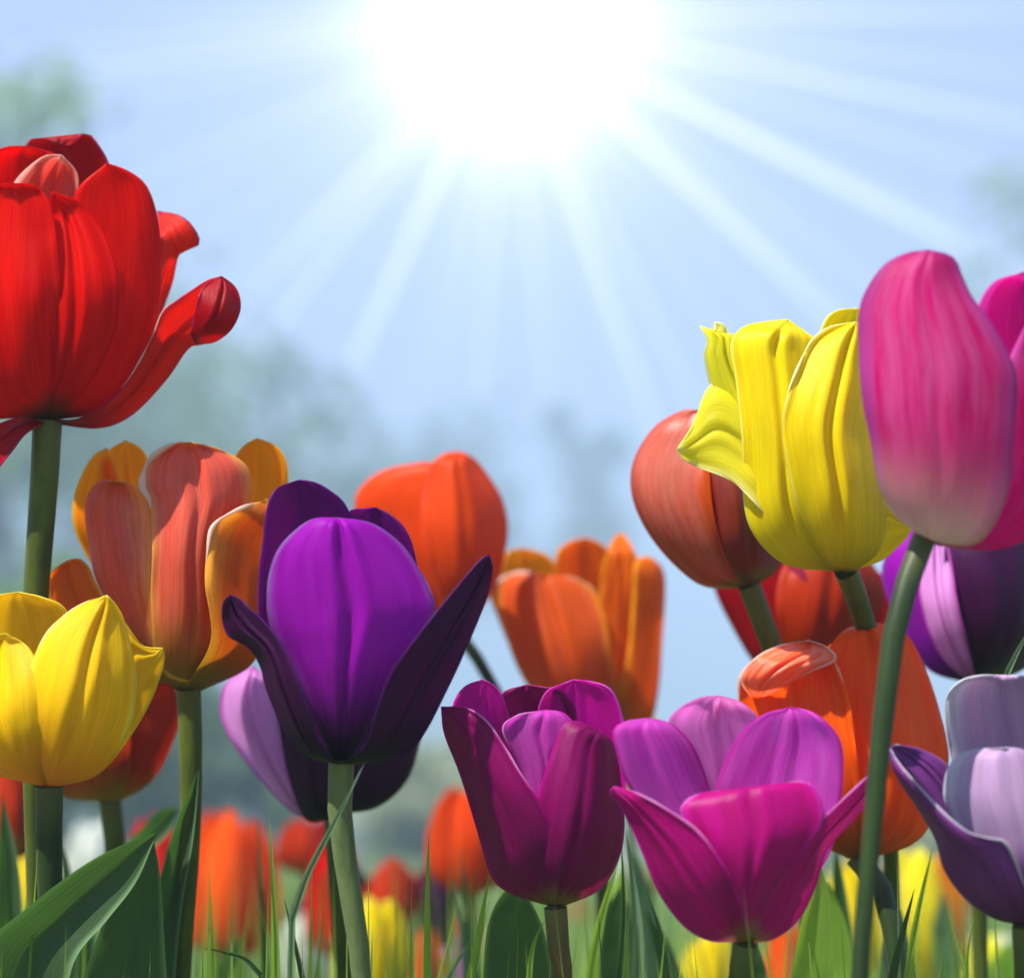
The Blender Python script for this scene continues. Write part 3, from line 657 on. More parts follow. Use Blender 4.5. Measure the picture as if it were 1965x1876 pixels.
tulip('deep red tulip hidden behind the lemon yellow and orange ones', 0.62,
      [(1532, 1335), (1540, 1500), (1548, 1700), (1552, 1950)], [
    dict(m='maroon', l=[(1524, 1330), (1450, 1240), (1440, 1120), (1500, 1040), (1560, 1030)], r=[(1540, 1330), (1660, 1240), (1680, 1140), (1620, 1050), (1560, 1030)], d=(-50, -120, -50)),
    dict(m='redcrim', l=[(1522, 1335), (1455, 1280), (1405, 1200), (1370, 1120), (1375, 1050), (1430, 1010)], r=[(1545, 1335), (1560, 1220), (1550, 1120), (1510, 1040), (1430, 1010)], d=(0, 110, 100), wrap='l'),
    dict(m='maroon', l=[(1525, 1335), (1500, 1240), (1490, 1130), (1530, 1060), (1600, 1040)], r=[(1545, 1335), (1640, 1260), (1690, 1180), (1680, 1090), (1600, 1040)], d=(110, 110, 20)),
    dict(m='red', l=[(1535, 1335), (1640, 1240), (1655, 1160), (1650, 1080)], r=[(1545, 1335), (1680, 1260), (1712, 1180), (1700, 1110), (1650, 1080)], d=(60, 40, 0)),
], smat='stem', w=(34, 32))

tulip('purple tulip with one lilac petal under the tall pink one', 0.565,
      [(1872, 1312), (1876, 1450), (1880, 1650), (1884, 1950)], [
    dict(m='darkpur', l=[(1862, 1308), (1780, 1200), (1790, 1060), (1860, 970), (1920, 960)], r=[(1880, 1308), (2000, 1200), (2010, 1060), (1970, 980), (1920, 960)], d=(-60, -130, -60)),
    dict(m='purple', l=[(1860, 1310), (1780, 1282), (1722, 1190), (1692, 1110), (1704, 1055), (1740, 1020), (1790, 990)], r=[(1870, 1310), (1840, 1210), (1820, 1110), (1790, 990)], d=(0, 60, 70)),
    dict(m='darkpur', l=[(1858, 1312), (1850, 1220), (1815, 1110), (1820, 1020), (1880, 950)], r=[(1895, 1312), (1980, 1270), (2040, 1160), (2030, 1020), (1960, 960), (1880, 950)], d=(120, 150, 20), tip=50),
    dict(m='lilac', l=[(1864, 1312), (1806, 1260), (1772, 1180), (1762, 1100), (1775, 1030), (1795, 990)], r=[(1876, 1312), (1858, 1240), (1836, 1150), (1822, 1060), (1795, 990)], d=(120, 140, 150), tip=80, ruf=5, rib=8, label='lilac petal, light along its length painted in'),
], smat='stem', w=(38, 36))

tulip('wine magenta tulip at the bottom centre, a bright pink petal inside its mouth', 0.465,
      [(1066, 1740), (1070, 1800), (1076, 1870), (1080, 1960)], [
    dict(m='magenta', l=[(1054, 1732), (930, 1600), (878, 1450), (866, 1365), (888, 1320), (926, 1303)], r=[(1062, 1732), (1010, 1560), (985, 1420), (968, 1345), (948, 1314), (926, 1303)], d=(-10, -70, -80), tip=-40),
    dict(m='magdark', l=[(1060, 1732), (970, 1500), (945, 1385), (962, 1330), (1010, 1314)], r=[(1070, 1732), (1120, 1500), (1115, 1390), (1085, 1330), (1045, 1318), (1010, 1314)], d=(-90, -140, -100), tip=-80),
    dict(m='magenta', l=[(1066, 1732), (1060, 1500), (1030, 1400), (1045, 1330), (1100, 1304)], r=[(1076, 1732), (1180, 1600), (1205, 1460), (1196, 1380), (1176, 1326), (1140, 1308), (1100, 1304)], d=(-90, -110, -30), tip=-60, ruf=7),
    dict(m='magin', l=[(1052, 1734), (1030, 1600), (1000, 1480), (966, 1402), (990, 1374), (1045, 1362)], r=[(1076, 1734), (1085, 1600), (1100, 1480), (1104, 1400), (1082, 1368), (1045, 1362)], d=(10, 20, 0), tip=-10, ruf=4, rim=[('l', .72, .98, 5, 'rimm')], label='bright pink petal inside the mouth'),
    dict(m='magdark', l=[(1056, 1736), (1020, 1640), (1030, 1540), (1056, 1450), (1080, 1392), (1110, 1384), (1150, 1400)], r=[(1082, 1737), (1150, 1706), (1186, 1650), (1198, 1585), (1192, 1500), (1178, 1430), (1150, 1400)], d=(100, 130, 10), tip=30, rib=4),
    dict(m='magdark', l=[(1052, 1736), (986, 1716), (946, 1686), (924, 1620), (906, 1560), (882, 1483), (852, 1405), (847, 1356)], r=[(1076, 1738), (1092, 1660), (1060, 1590), (1034, 1535), (1000, 1485), (970, 1435), (935, 1385), (895, 1358), (847, 1356)], d=(10, 110, 130), tip=20, rib=4, sharp=1, rim=[('r', .5, .92, 4, 'rimm')]),
], smat='stemr', w=(40, 34))

tulip('wide open magenta tulip at the bottom right, orchid pink inside', 0.44,
      [(1430, 1806), (1428, 1850), (1420, 1960)], [
    dict(m='magpale', l=[(1424, 1795), (1370, 1600), (1310, 1470), (1282, 1392), (1306, 1356), (1345, 1338), (1382, 1335)], r=[(1434, 1795), (1450, 1600), (1470, 1460), (1462, 1390), (1446, 1366), (1418, 1345), (1382, 1335)], d=(-110, -170, -110), tip=-120, rib=9, ruf=4, label='pale orchid back petal'),
    dict(m='magin', l=[(1418, 1798), (1300, 1640), (1205, 1505), (1182, 1440), (1176, 1402), (1200, 1384), (1245, 1377)], r=[(1432, 1798), (1400, 1640), (1362, 1515), (1346, 1465), (1324, 1422), (1286, 1388), (1245, 1377)], d=(-30, -70, -110), tip=-80, rib=4, ruf=4),
    dict(m='magin', l=[(1428, 1798), (1390, 1640), (1372, 1530), (1390, 1460), (1420, 1408), (1462, 1372), (1515, 1357)], r=[(1445, 1798), (1580, 1660), (1612, 1540), (1618, 1450), (1606, 1408), (1578, 1378), (1548, 1362), (1515, 1357)], d=(-110, -90, -20), tip=-60, rib=6, ruf=5),
    dict(m='magout', l=[(1424, 1804), (1450, 1740), (1480, 1672), (1540, 1610), (1590, 1560), (1640, 1512), (1672, 1484), (1697, 1477)], r=[(1446, 1808), (1490, 1798), (1534, 1762), (1566, 1700), (1588, 1630), (1640, 1570), (1678, 1520), (1697, 1477)], d=(90, 60, 0), tip=0, sharp=1, ruf=3, rim=[('l', .4, .97, 4, 'rimm')]),
    dict(m='magout', l=[(1412, 1804), (1385, 1720), (1345, 1640), (1312, 1570), (1310, 1545), (1340, 1524), (1385, 1517), (1432, 1520)], r=[(1446, 1806), (1480, 1720), (1530, 1650), (1575, 1590), (1580, 1550), (1562, 1510), (1530, 1500), (1490, 1508), (1460, 1526), (1432, 1520)], d=(120, 150, 110), tip=110, ruf=5, rib=5, roll=5, rim=[('l', .62, .98, 4, 'rimm'), ('r', .7, .98, 4, 'rimm')]),
    dict(m='magout', l=[(1410, 1806), (1362, 1804), (1312, 1776), (1266, 1715), (1234, 1640), (1198, 1560), (1172, 1522), (1178, 1509)], r=[(1436, 1808), (1428, 1750), (1410, 1695), (1376, 1640), (1335, 1590), (1268, 1545), (1210, 1516), (1178, 1509)], d=(10, 110, 150), tip=30, sharp=1, ruf=4, rib=5, rim=[('r', .45, .95, 4, 'rimm')]),
], smat='stem', w=(44, 44))

tulip('silvery lilac tulip cut by the right edge, pale rims on deep violet petals', 0.435,
      [(1965, 1776), (1968, 1850), (1970, 1960)], [
    dict(m='greyl', l=[(1955, 1765), (1860, 1560), (1826, 1450), (1816, 1385), (1818, 1335), (1845, 1306), (1885, 1295), (1930, 1296)], r=[(1975, 1765), (2060, 1560), (2080, 1420), (2050, 1330), (1990, 1300), (1930, 1296)], d=(-110, -160, -110), tip=-110, ruf=5, rim=[('l', .5, .98, 6, 'rims')]),
    dict(m='greyd', l=[(1955, 1765), (1860, 1640), (1790, 1540), (1730, 1465), (1708, 1436), (1720, 1428)], r=[(1965, 1765), (1900, 1640), (1860, 1540), (1820, 1470), (1770, 1438), (1720, 1428)], d=(-20, -60, -90), tip=0, sharp=1),
    dict(m='greyl', l=[(1950, 1770), (1870, 1650), (1818, 1550), (1814, 1500), (1828, 1460), (1866, 1440), (1930, 1434)], r=[(1990, 1772), (2060, 1660), (2080, 1560), (2050, 1470), (2000, 1440), (1930, 1434)], d=(40, 90, 40), tip=50, rib=4, rim=[('l', .55, .98, 5, 'rims')]),
    dict(m='greyd', l=[(1950, 1772), (1904, 1760), (1850, 1722), (1812, 1668), (1796, 1612), (1764, 1555), (1724, 1495), (1706, 1450), (1709, 1436)], r=[(1975, 1775), (1980, 1740), (1956, 1670), (1930, 1616), (1900, 1608), (1858, 1596), (1812, 1560), (1760, 1505), (1724, 1462), (1709, 1436)], d=(20, 120, 140), tip=30, sharp=1, ruf=3, rib=3, rim=[('r', .1, .97, 5, 'rims')], label='deep violet outer petal with a silvery rim'),
    dict(m='greyd', l=[(1965, 1775), (1985, 1700), (1990, 1650), (2040, 1560)], r=[(1985, 1775), (2060, 1740), (2110, 1660), (2120, 1580), (2040, 1560)], d=(120, 100, 10)),
], smat='stem', w=(42, 42))

# ------------------------------------------------------------------ softer tulips further back


def simple_tulip(label, D, cx, base, top, hw, mat, mat2=None, smat='stem', lean=0, group=None, opened=0.0, nst=None, leaves=True):
    """a six petalled cup: px centre, base and top rows, half width"""
    mat2 = mat2 or mat
    rs = random.Random(int(cx * 7 + base))
    H = base - top
    pet = []
    for k, (off, dd) in enumerate([(-0.45, -1), (0.45, -1), (0.0, -1.1), (-0.62, 0.35), (0.62, 0.35), (0.0, 1.0)]):
        h = H * rs.uniform(0.88, 1.0)
        o = off * hw * (1 + opened)
        wv = hw * (0.62 if abs(off) > 0.5 else 0.66) * rs.uniform(0.95, 1.1)
        tx = cx + o * (0.9 + opened) + rs.uniform(-.08, .08) * hw + lean
        xb = cx
        l = [(xb - 5, base), (cx + o - wv * 0.75, base - h * 0.18), (cx + o - wv + lean * .4, base - h * 0.5), (tx - wv * 0.72, base - h * 0.82), (tx - wv * .15, base - h)]
        r = [(xb + 5, base), (cx + o + wv * 0.75, base - h * 0.18), (cx + o + wv + lean * .4, base - h * 0.5), (tx + wv * 0.72, base - h * 0.82), (tx + wv * .15, base - h * 0.99), (tx - wv * .15, base - h)]
        pet.append(dict(m=mat if k % 2 else mat2, l=l, r=r, d=(dd * hw * .3, dd * hw * .95, dd * hw * .3), tip=dd * hw * .35, ruf=hw * .05, rib=hw * .05, roll=hw * .06))
    st = [(cx, base + 2), (cx + (nst or 0) * .5, base + 160), (cx + (nst or 0), max(1950, base + 300))]
    s = hw / 110 * 38
    lv = []
    if leaves:
        sd2 = rs.choice((-1, 1)); hh = H * rs.uniform(.9, 1.4)
        lb = base + 420
        lv = [dict(l=[(cx - hw * .2, lb), (cx + sd2 * hw * .5, lb - hh * .7), (cx + sd2 * hw * .9, lb - hh * 1.35)], r=[(cx + hw * .3, lb), (cx + sd2 * hw * .5 + hw * .35, lb - hh * .7), (cx + sd2 * hw * .9, lb - hh * 1.35)], D=D * .99, m='leaf')]
    return tulip(label, D, st, pet, smat=smat, w=(s, s), group=group, leaves=lv)


BG = 'blurred tulips in the background'
simple_tulip('blurred orange red tulip low behind the salmon tulip stem', 1.0, 440, 1848, 1552, 78, 'orr', 'orred', group=BG)
simple_tulip('blurred orange red tulip peeping out left of the wine magenta one', 0.86, 905, 1720, 1490, 68, 'orred', 'rust', group=BG)
simple_tulip('blurred maroon tulip low between the dark violet stem and the bright grass blade', 0.95, 752, 1850, 1640, 80, 'maroon', 'darkpur', group=BG, opened=.5)
simple_tulip('blurred bright red tulip left of the dark violet stem', 0.98, 640, 1840, 1610, 44, 'red', group=BG)
simple_tulip('blurred yellow tulip at the bottom edge under the maroon one', 0.80, 712, 1960, 1715, 62, 'yellow', group=BG)
simple_tulip('blurred orange tulip at the bottom edge left of the bright grass blade', 0.88, 808, 1990, 1775, 40, 'orred', group=BG)
simple_tulip('blurred white tulip at the bottom left of the yellow one', 1.1, 582, 1930, 1752, 46, 'white', group=BG)
simple_tulip('blurred white tulip above the big folded leaf', 1.25, 182, 1700, 1572, 42, 'white', group=BG)
simple_tulip('blurred pale tulip resting above the big folded leaf, left of the white one', 1.3, 140, 1740, 1630, 36, 'white', group=BG)
simple_tulip('blurred dark red tulip at the left edge under the golden yellow one', 0.70, 22, 1650, 1450, 60, 'maroon', 'redcrim', group=BG)
simple_tulip('blurred yellow tulip low at the left edge behind a grass blade', 0.95, 52, 1800, 1628, 36, 'yellow', 'amber', group=BG)
simple_tulip('blurred yellow tulip between the orange tulip and the long dark stem', 0.85, 1632, 1900, 1640, 48, 'yellow', group=BG)
simple_tulip('blurred pale yellow tulip right of the long dark stem', 0.90, 1772, 1905, 1618, 66, 'yelpale', 'amber', group=BG)
simple_tulip('blurred yellow tulip under the open magenta one', 0.85, 1360, 1990, 1785, 54, 'yellow', group=BG)
simple_tulip('blurred orange tulip right under the open magenta one', 0.80, 1508, 1990, 1768, 36, 'orr', group=BG)
simple_tulip('blurred yellow tulip showing its top between the two magenta ones', 0.78, 1212, 1520, 1345, 46, 'yelpale', 'yellow', group=BG)
simple_tulip('blurred creamy tulip at the lower right corner under the silvery lilac one', 1.0, 1900, 1960, 1790, 60, 'yelpale', 'white', group=BG)
simple_tulip('blurred pink tulip low between orange and wine magenta ones', 1.05, 868, 1990, 1750, 34, 'lilac', 'redpink', group=BG)
simple_tulip('small blurred red tulip behind the purple and violet stems', 1.0, 590, 1680, 1570, 48, 'maroon', 'redcrim', group=BG)
simple_tulip('blurred red tulip behind the long leaf by the salmon tulip stem', 0.9, 300, 1800, 1560, 46, 'redpink', group=BG)
rs = random.Random(11)
hues = [('red', 'red'), ('yellow', 'yellow'), ('orange', 'bright orange'), ('white', 'white'), ('magenta', 'magenta'), ('darkpur', 'dark purple'), ('redpink', 'coral')]
for k in range(22):
    D = rs.uniform(1.5, 3.6)
    x = 60 + k * 88 + rs.uniform(-30, 30)
    hw = 46 / D * rs.uniform(.9, 1.2)
    top = rs.uniform(1640, 1780)
    m_, nm = hues[rs.randrange(len(hues))]
    side = 'left half' if x < 980 else 'right half'
    simple_tulip('tiny blurred %s tulip of the far bed, in the %s of the view' % (nm, side), D, x, top + 3.2 * hw, top, hw, m_, group='tiny blurred tulips of the far bed, %s %s' % (nm, side), leaves=False)

# ------------------------------------------------------------------ leaves and grass between the stems


def blade(px, D, w, m='grass', name='grass_blade', parent=None, z=8):
    """grass blade along px points (root first) tapering to its tip"""
    c = catmull([(x, y, 0) for x, y in px], 22)
    l, r = [], []
    for i, p in enumerate(c):
        a = c[min(i + 1, 21)] - c[max(i - 1, 0)]
        nrm = Vector((-a.y, a.x, 0)).normalized()
        ww = w / 2 * (1 - (i / 21) ** 2.2)
        l.append((p + nrm * -ww)); r.append((p + nrm * ww))
    return leaf(parent, [(q.x, q.y) for q in l], [(q.x, q.y) for q in r], D, m=m, fold=z, name=name, nu=22, nv=5, wav=5)


blades = [
    ([(532, 1980), (528, 1800), (517, 1562)], .47, 17, 'leafb'),
    ([(600, 1980), (575, 1850), (545, 1722)], .49, 13, 'leaf'),
    ([(822, 1980), (820, 1760), (823, 1588)], .47, 16, 'leafb'),
    ([(880, 1990), (912, 1830), (940, 1668)], .47, 20, 'leafb'),
    ([(560, 1760), (592, 1672), (640, 1580), (700, 1462)], .44, 13, 'leafp'),
    ([(512, 1985), (505, 1760), (492, 1560)], .6, 16, 'leaf'),
    ([(500, 1870), (470, 1840), (430, 1826), (384, 1818)], .5, 10, 'leaf'),
    ([(25, 1950), (48, 1760), (76, 1590)], .5, 13, 'leafb'),
    ([(905, 1980), (890, 1800), (868, 1680)], .6, 18, 'leafp'),
    ([(935, 1985), (900, 1790), (885, 1620)], .62, 20, 'leaf'),
    ([(1010, 1980), (1020, 1830), (1046, 1762)], .46, 15, 'leafb'),
    ([(1180, 1985), (1196, 1760), (1192, 1600)], .50, 15, 'leaf'),
    ([(1120, 1985), (1150, 1780), (1190, 1640)], .52, 24, 'leafb'),
    ([(1215, 1985), (1225, 1800), (1200, 1590)], .53, 26, 'leafp'),
    ([(1290, 1985), (1278, 1830), (1240, 1700)], .52, 14, 'leaf'),
    ([(1730, 1990), (1752, 1800), (1792, 1616)], .45, 17, 'leafb'),
    ([(1695, 1980), (1720, 1840), (1756, 1700)], .46, 20, 'leaf'),
    ([(1950, 1360), (1930, 1310), (1945, 1265), (1985, 1190)], .50, 13, 'leafp'),
    ([(1860, 1990), (1856, 1850), (1868, 1760)], .5, 10, 'leafb'),
    ([(860, 1990), (850, 1900), (905, 1800)], .52, 14, 'leafp'),
    ([(745, 1990), (640, 1815), (560, 1808)], .7, 8, 'leafp'),
]
GP = bpy.data.objects.new('grass', bpy.data.meshes.new('grass'))
COL.objects.link(GP)
tag(GP, kind='stuff', cat='grass', label='green grass blades between the tulip stems')
blade_objs = [blade(px, D, w, m) for px, D, w, m in blades]

# broad tulip leaves standing between the flowers, each a thing of its own
LV = [
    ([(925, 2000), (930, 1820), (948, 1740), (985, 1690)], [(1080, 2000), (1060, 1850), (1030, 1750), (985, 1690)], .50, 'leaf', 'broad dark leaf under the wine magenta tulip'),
    ([(1500, 2000), (1530, 1800), (1560, 1700), (1575, 1660)], [(1590, 2000), (1600, 1830), (1592, 1720), (1575, 1660)], .50, 'leafb', 'leaf right of the open magenta tulip base'),
    ([(1610, 2000), (1605, 1830), (1598, 1700), (1602, 1615)], [(1650, 2000), (1640, 1830), (1622, 1700), (1602, 1615)], .60, 'leaf', 'narrow leaf under the vivid orange tulip'),
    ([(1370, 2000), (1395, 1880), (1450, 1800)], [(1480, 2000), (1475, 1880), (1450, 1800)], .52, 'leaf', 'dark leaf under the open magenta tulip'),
    ([(1110, 2000), (1130, 1860), (1168, 1740), (1196, 1650)], [(1190, 2000), (1200, 1860), (1202, 1740), (1196, 1650)], .62, 'leafb', 'leaf between the two magenta tulips'),
    ([(1225, 2000), (1215, 1850), (1218, 1720), (1215, 1620)], [(1290, 2000), (1275, 1850), (1250, 1720), (1215, 1620)], .68, 'leafp', 'pale blurred leaf left of the open magenta tulip'),
    ([(0, 2000), (-5, 1700), (5, 1520)], [(48, 2000), (40, 1700), (5, 1520)], .56, 'leaf', 'upright leaf at the left edge'),
    ([(110, 2000), (120, 1700), (100, 1560)], [(150, 2000), (140, 1700), (100, 1560)], .60, 'leaf', 'leaf behind the golden yellow tulip stem'),
    ([(1680, 2000), (1690, 1850), (1700, 1740), (1690, 1660)], [(1760, 2000), (1750, 1850), (1728, 1740), (1690, 1660)], .56, 'leafp', 'light leaf right of the long dark stem'),
    ([(1800, 2000), (1790, 1880), (1790, 1780), (1810, 1700)], [(1860, 2000), (1850, 1880), (1832, 1780), (1810, 1700)], .85, 'leafp', 'pale blurred leaf under the silvery lilac tulip'),
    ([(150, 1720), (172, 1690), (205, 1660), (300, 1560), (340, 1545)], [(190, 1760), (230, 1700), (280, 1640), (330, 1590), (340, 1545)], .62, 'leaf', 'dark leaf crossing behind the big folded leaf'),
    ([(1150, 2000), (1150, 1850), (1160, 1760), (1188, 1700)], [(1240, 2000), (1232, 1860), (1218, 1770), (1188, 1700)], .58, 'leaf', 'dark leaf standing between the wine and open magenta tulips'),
    ([(1540, 2000), (1545, 1850), (1560, 1760), (1590, 1690)], [(1660, 2000), (1640, 1850), (1620, 1760), (1590, 1690)], .56, 'leafb', 'bright leaf left of the long dark stem'),
    ([(1270, 2000), (1262, 1880), (1250, 1800), (1236, 1745)], [(1330, 2000), (1312, 1880), (1280, 1800), (1236, 1745)], .6, 'leaf', 'leaf low left of the open magenta tulip base'),
    ([(1880, 2000), (1885, 1900), (1900, 1840), (1940, 1800)], [(1990, 2000), (1985, 1920), (1970, 1850), (1940, 1800)], .9, 'leafb', 'blurred green leaf in the lower right corner'),
    ([(380, 2000), (392, 1900), (430, 1830), (462, 1790)], [(470, 2000), (470, 1900), (468, 1840), (462, 1790)], .75, 'leaf', 'blurred leaf right of the salmon tulip stem'),
    ([(715, 2000), (730, 1900), (770, 1800), (800, 1740)], [(760, 2000), (780, 1900), (800, 1820), (800, 1740)], .8, 'leafp', 'blurred narrow leaf right of the dark violet stem'),
]
for l, r, D, m, lab in LV:
    base = P3(l[0][0], l[0][1], D)
    o = leaf(None, l, r, D, m=m, fold=26, name='tulip_leaf')
    tag(o, lab, 'leaf', 'tulip leaves between the stems')

# the rest of the grass: one mass of blades over the bed
rs = random.Random(5)
vs, fs, uvs = [], [], []


def add_blade(x, y, h, w, bend, az):
    ca, sa = math.cos(az), math.sin(az)
    wa = az + rs.uniform(0.6, 2.5)
    wx, wy = math.cos(wa) * w / 2, math.sin(wa) * w / 2
    b0 = len(vs); n = 6
    for i in range(n + 1):
        t = i / n
        k = bend * t * t
        px, py, pz = x + ca * k, y + sa * k, h * (t - 0.25 * (bend / max(h, .01)) * t * t)
        tw = 1 - t ** 2
        vs.append((px - wx * tw, py - wy * tw, pz)); vs.append((px + wx * tw, py + wy * tw, pz))
        uvs.append((0, t)); uvs.append((1, t))
    for i in range(n):
        a = b0 + 2 * i
        fs.append((a, a + 1, a + 3, a + 2))


for k in range(1150):
    y = rs.uniform(0.47, 0.62) if k < 380 else rs.uniform(0.6, 1.1)
    x = rs.uniform(-0.36, 0.36) * y
    h = 0.34 - 0.034 * y / 0.62 * rs.uniform(0.1, 2.2)
    add_blade(x, y, h, rs.uniform(.003, .0075), rs.uniform(.0, .10) ** 1.3, rs.uniform(0, 6.28))
for k in range(3800):
    y = 1.0 + 7 * rs.random() ** 1.6
    x = rs.uniform(-0.5, 0.5) * y
    add_blade(x, y, rs.uniform(.08, .26), rs.uniform(.005, .011) * (0.6 + .3 * y), rs.uniform(.01, .08), rs.uniform(0, 6.28))
me = GP.data
for bo in blade_objs:
    off = len(vs)
    uvl = bo.data.uv_layers[0].data
    vv = [None] * len(bo.data.vertices)
    for poly in bo.data.polygons:
        for li in poly.loop_indices: vv[bo.data.loops[li].vertex_index] = tuple(uvl[li].uv)
        fs.append(tuple(off + i for i in poly.vertices))
    vs += [tuple(v.co) for v in bo.data.vertices]; uvs += vv
mats = ['grass', 'leafb', 'leaf', 'leafp']
nf0 = len(fs) - sum(len(b.data.polygons) for b in blade_objs)
me.from_pydata(vs, [], fs)
for mn in mats: me.materials.append(M[mn])
uvl = me.uv_layers.new(name='UVMap').data
for lp in me.loops: uvl[lp.index].uv = uvs[lp.vertex_index]
i = nf0
for bo, b in zip(blade_objs, blades):
    for _ in bo.data.polygons:
        me.polygons[i].material_index = mats.index(b[3]); i += 1
for p in me.polygons:
    p.use_smooth = True
    if p.index < nf0: p.material_index = (p.index // 6 * 7919) % 7 % 4 if (p.index // 6) % 3 == 0 else 0
for bo in blade_objs:
    bpy.data.objects.remove(bo)

# ------------------------------------------------------------------ ground
m, g_ = new_mat('meadow')
tco = g_.n('ShaderNodeTexCoord').outputs['Object']
n1 = g_.noise(tco, 0.35, 5, 0.6); n2 = g_.noise(tco, 9.0, 4, 0.6)
c = g_.mix(g_.ramp(n1, [(0.35, (0, 0, 0)), (0.7, (1, 1, 1))]), (0.05, 0.09, 0.025), (0.13, 0.17, 0.055))
c = g_.mix(g_.ramp(n2, [(0.3, (0, 0, 0)), (0.8, (0.7, 0.7, 0.7))]), c, (0.09, 0.06, 0.035))
finish(g_, c, n2, 0.9, 0, None, 0.6, 0.02, 0.1, 0)
nx = 60
grid = []
for i in range(nx + 1):
    row = []
    for j in range(nx + 1):
        a = (i / nx * 2 - 1); b = (j / nx * 2 - 1)
        x = math.copysign(abs(a) ** 3, a) * 300; y = math.copysign(abs(b) ** 3, b) * 300
        dd = math.hypot(x, y)
        z = 0 if dd < 6 else min(1.5, (dd - 6) * .01) * noise.noise(Vector((x * .03, y * .03, 0)))
        row.append(Vector((x, y, z)))
    grid.append(row)
gr = sheet('ground', grid, m)
tag(gr, kind='structure')

# ------------------------------------------------------------------ trees and shrubs behind the bed
def foliage_mat(name, a, b, tc_):
    m, g = new_mat(name)
    tco = g.n('ShaderNodeTexCoord').outputs['Object']
    n_ = g.noise(tco, 1.3, 3, 0.6)
    c = g.mix(g.ramp(n_, [(0.35, (0, 0, 0)), (0.65, (1, 1, 1))]), a, b)
    finish(g, c, n_, 0.55, 0.4, tc_, 0.1, 0.01, 0.3, 0)
    return m


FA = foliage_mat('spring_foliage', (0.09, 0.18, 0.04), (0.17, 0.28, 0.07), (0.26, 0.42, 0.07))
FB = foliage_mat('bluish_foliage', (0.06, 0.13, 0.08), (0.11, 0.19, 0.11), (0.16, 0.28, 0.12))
mb, g_ = new_mat('bark')
tco = g_.n('ShaderNodeTexCoord').outputs['Object']
nb = g_.noise(tco, 6, 5, 0.65)
finish(g_, g_.mix(nb, (0.05, 0.04, 0.03), (0.15, 0.12, 0.09)), nb, 0.9, 0, None, 0.8, 0.03, 0.1, 0)


def tree(label, px, Dy, top, hwpx, bottom, leafm, nclump=34, per=70, ls=0.10, seed=1, cat='tree', nm='tree', shape=1.0):
    """px column, distance, rows of crown top and crown bottom in the view"""
    rs = random.Random(seed)
    X = (px - VW / 2) / F * Dy
    zt = CAM.z + (HORIZON - top) / F * Dy * 1.02
    zb = max(0.05, CAM.z + (HORIZON - bottom) / F * Dy)
    rx = hwpx / F * Dy
    rt = root(nm, (X, Dy, 0)); tag(rt, label, cat, 'hazy trees and shrubs beyond the bed')
    cz = (zt + zb) / 2; rz = (zt - zb) / 2
    tips = []
    for k in range(nclump):
        while True:
            v = Vector((rs.uniform(-1, 1), rs.uniform(-1, 1), rs.uniform(-1, 1)))
            if 0.25 < v.length < 1: break
        tips.append(Vector((X + v.x * rx, Dy + v.y * rx * .8, cz + v.z * rz)))
    # trunk and limbs
    gv, gf, guv = [], [], []
    def limb(p0, p1, r0, r1):
        c = catmull([p0, p0.lerp(p1, .5) + Vector((rs.uniform(-.1, .1), rs.uniform(-.1, .1), .05)) * (p1 - p0).length, p1], 6)
        b = len(gv)
        for i, p in enumerate(c):
            r = r0 + (r1 - r0) * i / 5
            for q in range(6):
                a = q * math.pi / 3
                gv.append((p.x + math.cos(a) * r, p.y + math.sin(a) * r, p.z)); guv.append((q / 6, i / 5))
        for i in range(5):
            for q in range(6):
                gf.append((b + i * 6 + q, b + i * 6 + (q + 1) % 6, b + (i + 1) * 6 + (q + 1) % 6, b + (i + 1) * 6 + q))
    r0 = max(.04, zt * .03)
    tp = Vector((X + rx * .08, Dy, max(zb + rz * 1.3, .2)))
    bs = Vector((X, Dy, -.02))
    limb(bs, tp, r0, r0 * .35)
    for t in tips[::2]:
        limb(bs.lerp(tp, rs.uniform(.45, 1)), t, r0 * .3, r0 * .06)
    me = bpy.data.meshes.new('trunk'); me.from_pydata(gv, [], gf); me.materials.append(mb)
    o = bpy.data.objects.new('trunk', me); COL.objects.link(o); o.parent = rt; o.matrix_parent_inverse = rt.matrix_world.inverted()
    cv, cf = [], []
    cr = (rx * rx * rz) ** (1 / 3) * 0.36
    for t in tips:
        k2 = rs.uniform(.6, 1.3) * cr
        for _ in range(per):
            v = Vector((rs.gauss(0, .5), rs.gauss(0, .5), rs.gauss(0, .4))) * k2
            p = t + v
            a = Vector((rs.gauss(0, 1), rs.gauss(0, 1), rs.gauss(0, 1))).normalized()
            b = a.cross(Vector((rs.gauss(0, 1), rs.gauss(0, 1), rs.gauss(0, 1)))).normalized()
            s1 = ls * rs.uniform(.6, 1.3)
            i0 = len(cv)
            cv += [tuple(p - a * s1), tuple(p + b * s1 * .45), tuple(p + a * s1), tuple(p - b * s1 * .45)]
            cf.append((i0, i0 + 1, i0 + 2, i0 + 3))
    me = bpy.data.meshes.new('crown'); me.from_pydata(cv, [], cf); me.materials.append(leafm)
    o = bpy.data.objects.new('crown', me); COL.objects.link(o); o.parent = rt; o.matrix_parent_inverse = rt.matrix_world.inverted()


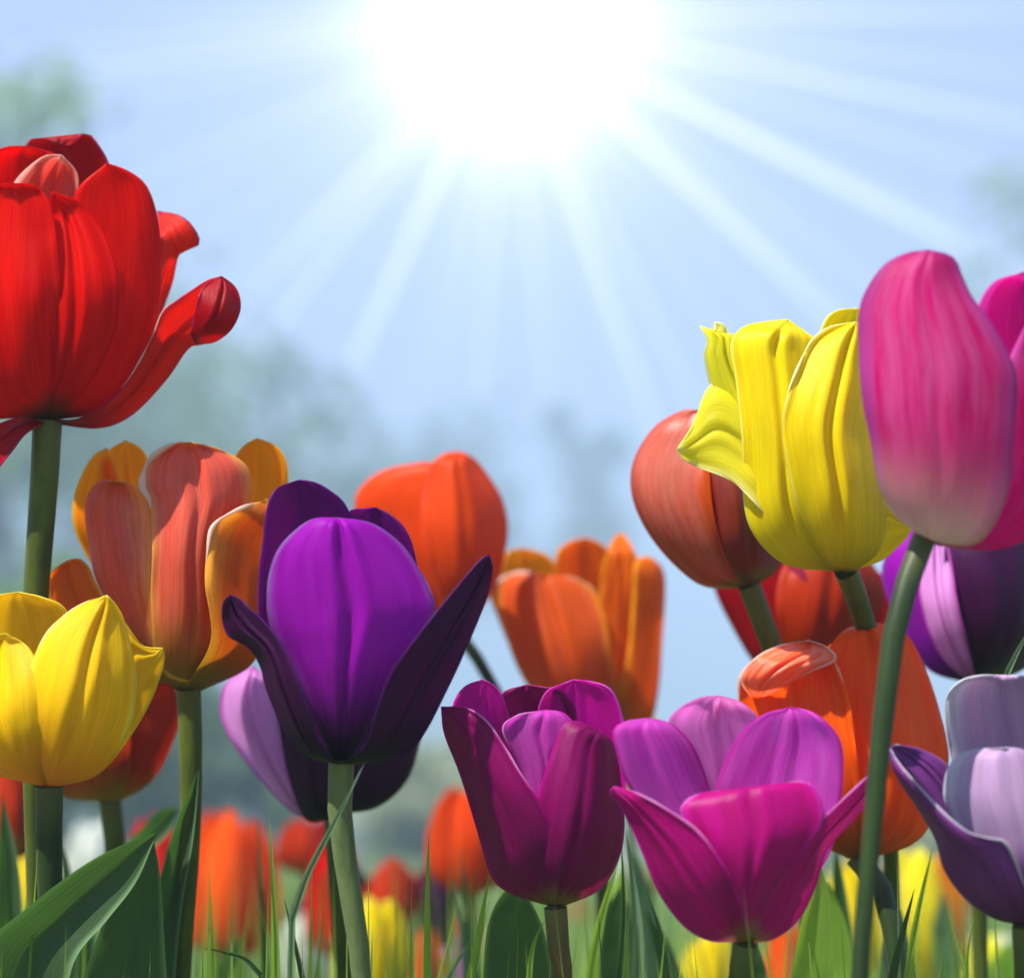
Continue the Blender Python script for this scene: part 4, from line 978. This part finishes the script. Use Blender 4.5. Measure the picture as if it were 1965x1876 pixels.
tree('tall loose green tree at the left edge, its crown reaching the top left corner', -40, 16, 60, 250, 1300, FA, 60, 60, .11, 3)
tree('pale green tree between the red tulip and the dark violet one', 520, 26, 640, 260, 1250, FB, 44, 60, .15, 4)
tree('broad faint green tree behind the red tulip stem', 230, 20, 540, 300, 1300, FA, 90, 60, .09, 14)
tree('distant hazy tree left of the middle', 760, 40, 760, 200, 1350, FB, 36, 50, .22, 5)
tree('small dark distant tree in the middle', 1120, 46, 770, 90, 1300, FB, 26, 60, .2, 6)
tree('faint tree at the right edge beyond the pink tulip', 1990, 22, 300, 130, 1300, FA, 26, 40, .12, 7)
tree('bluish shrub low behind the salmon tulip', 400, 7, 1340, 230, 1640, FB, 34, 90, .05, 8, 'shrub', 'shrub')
tree('dark shrub at the left edge behind the golden yellow tulip', 40, 6, 1060, 170, 1640, FA, 40, 90, .05, 9, 'shrub', 'shrub')
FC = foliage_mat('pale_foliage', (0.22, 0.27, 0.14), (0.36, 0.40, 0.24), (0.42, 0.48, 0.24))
tree('pale olive shrub between the dark violet and wine magenta tulips', 850, 9, 1450, 150, 1640, FC, 30, 90, .05, 12, 'shrub', 'shrub')
tree('light green shrub low on the right', 1800, 8, 1560, 260, 1660, FC, 30, 90, .05, 10, 'shrub', 'shrub')

# ------------------------------------------------------------------ air
HZ = 0.025
if HZ:
    me = bpy.data.meshes.new('haze')
    x0, x1, y0, y1, z0, z1 = -310, 310, -310, 310, -4, 12.6
    me.from_pydata([(x, y, z) for x in (x0, x1) for y in (y0, y1) for z in (z0, z1)], [], [(0, 1, 3, 2), (4, 6, 7, 5), (0, 4, 5, 1), (2, 3, 7, 6), (0, 2, 6, 4), (1, 5, 7, 3)])
    hm = bpy.data.materials.new('haze'); hm.use_nodes = True; hm.node_tree.nodes.clear()
    vol = hm.node_tree.nodes.new('ShaderNodeVolumePrincipled')
    vol.inputs['Color'].default_value = (0.55, 0.78, 1, 1)
    vol.inputs['Density'].default_value = HZ
    vol.inputs['Anisotropy'].default_value = 0.0
    oo = hm.node_tree.nodes.new('ShaderNodeOutputMaterial')
    hm.node_tree.links.new(vol.outputs[0], oo.inputs['Volume'])
    me.materials.append(hm)
    ho = bpy.data.objects.new('haze', me); COL.objects.link(ho); tag(ho, kind='stuff')
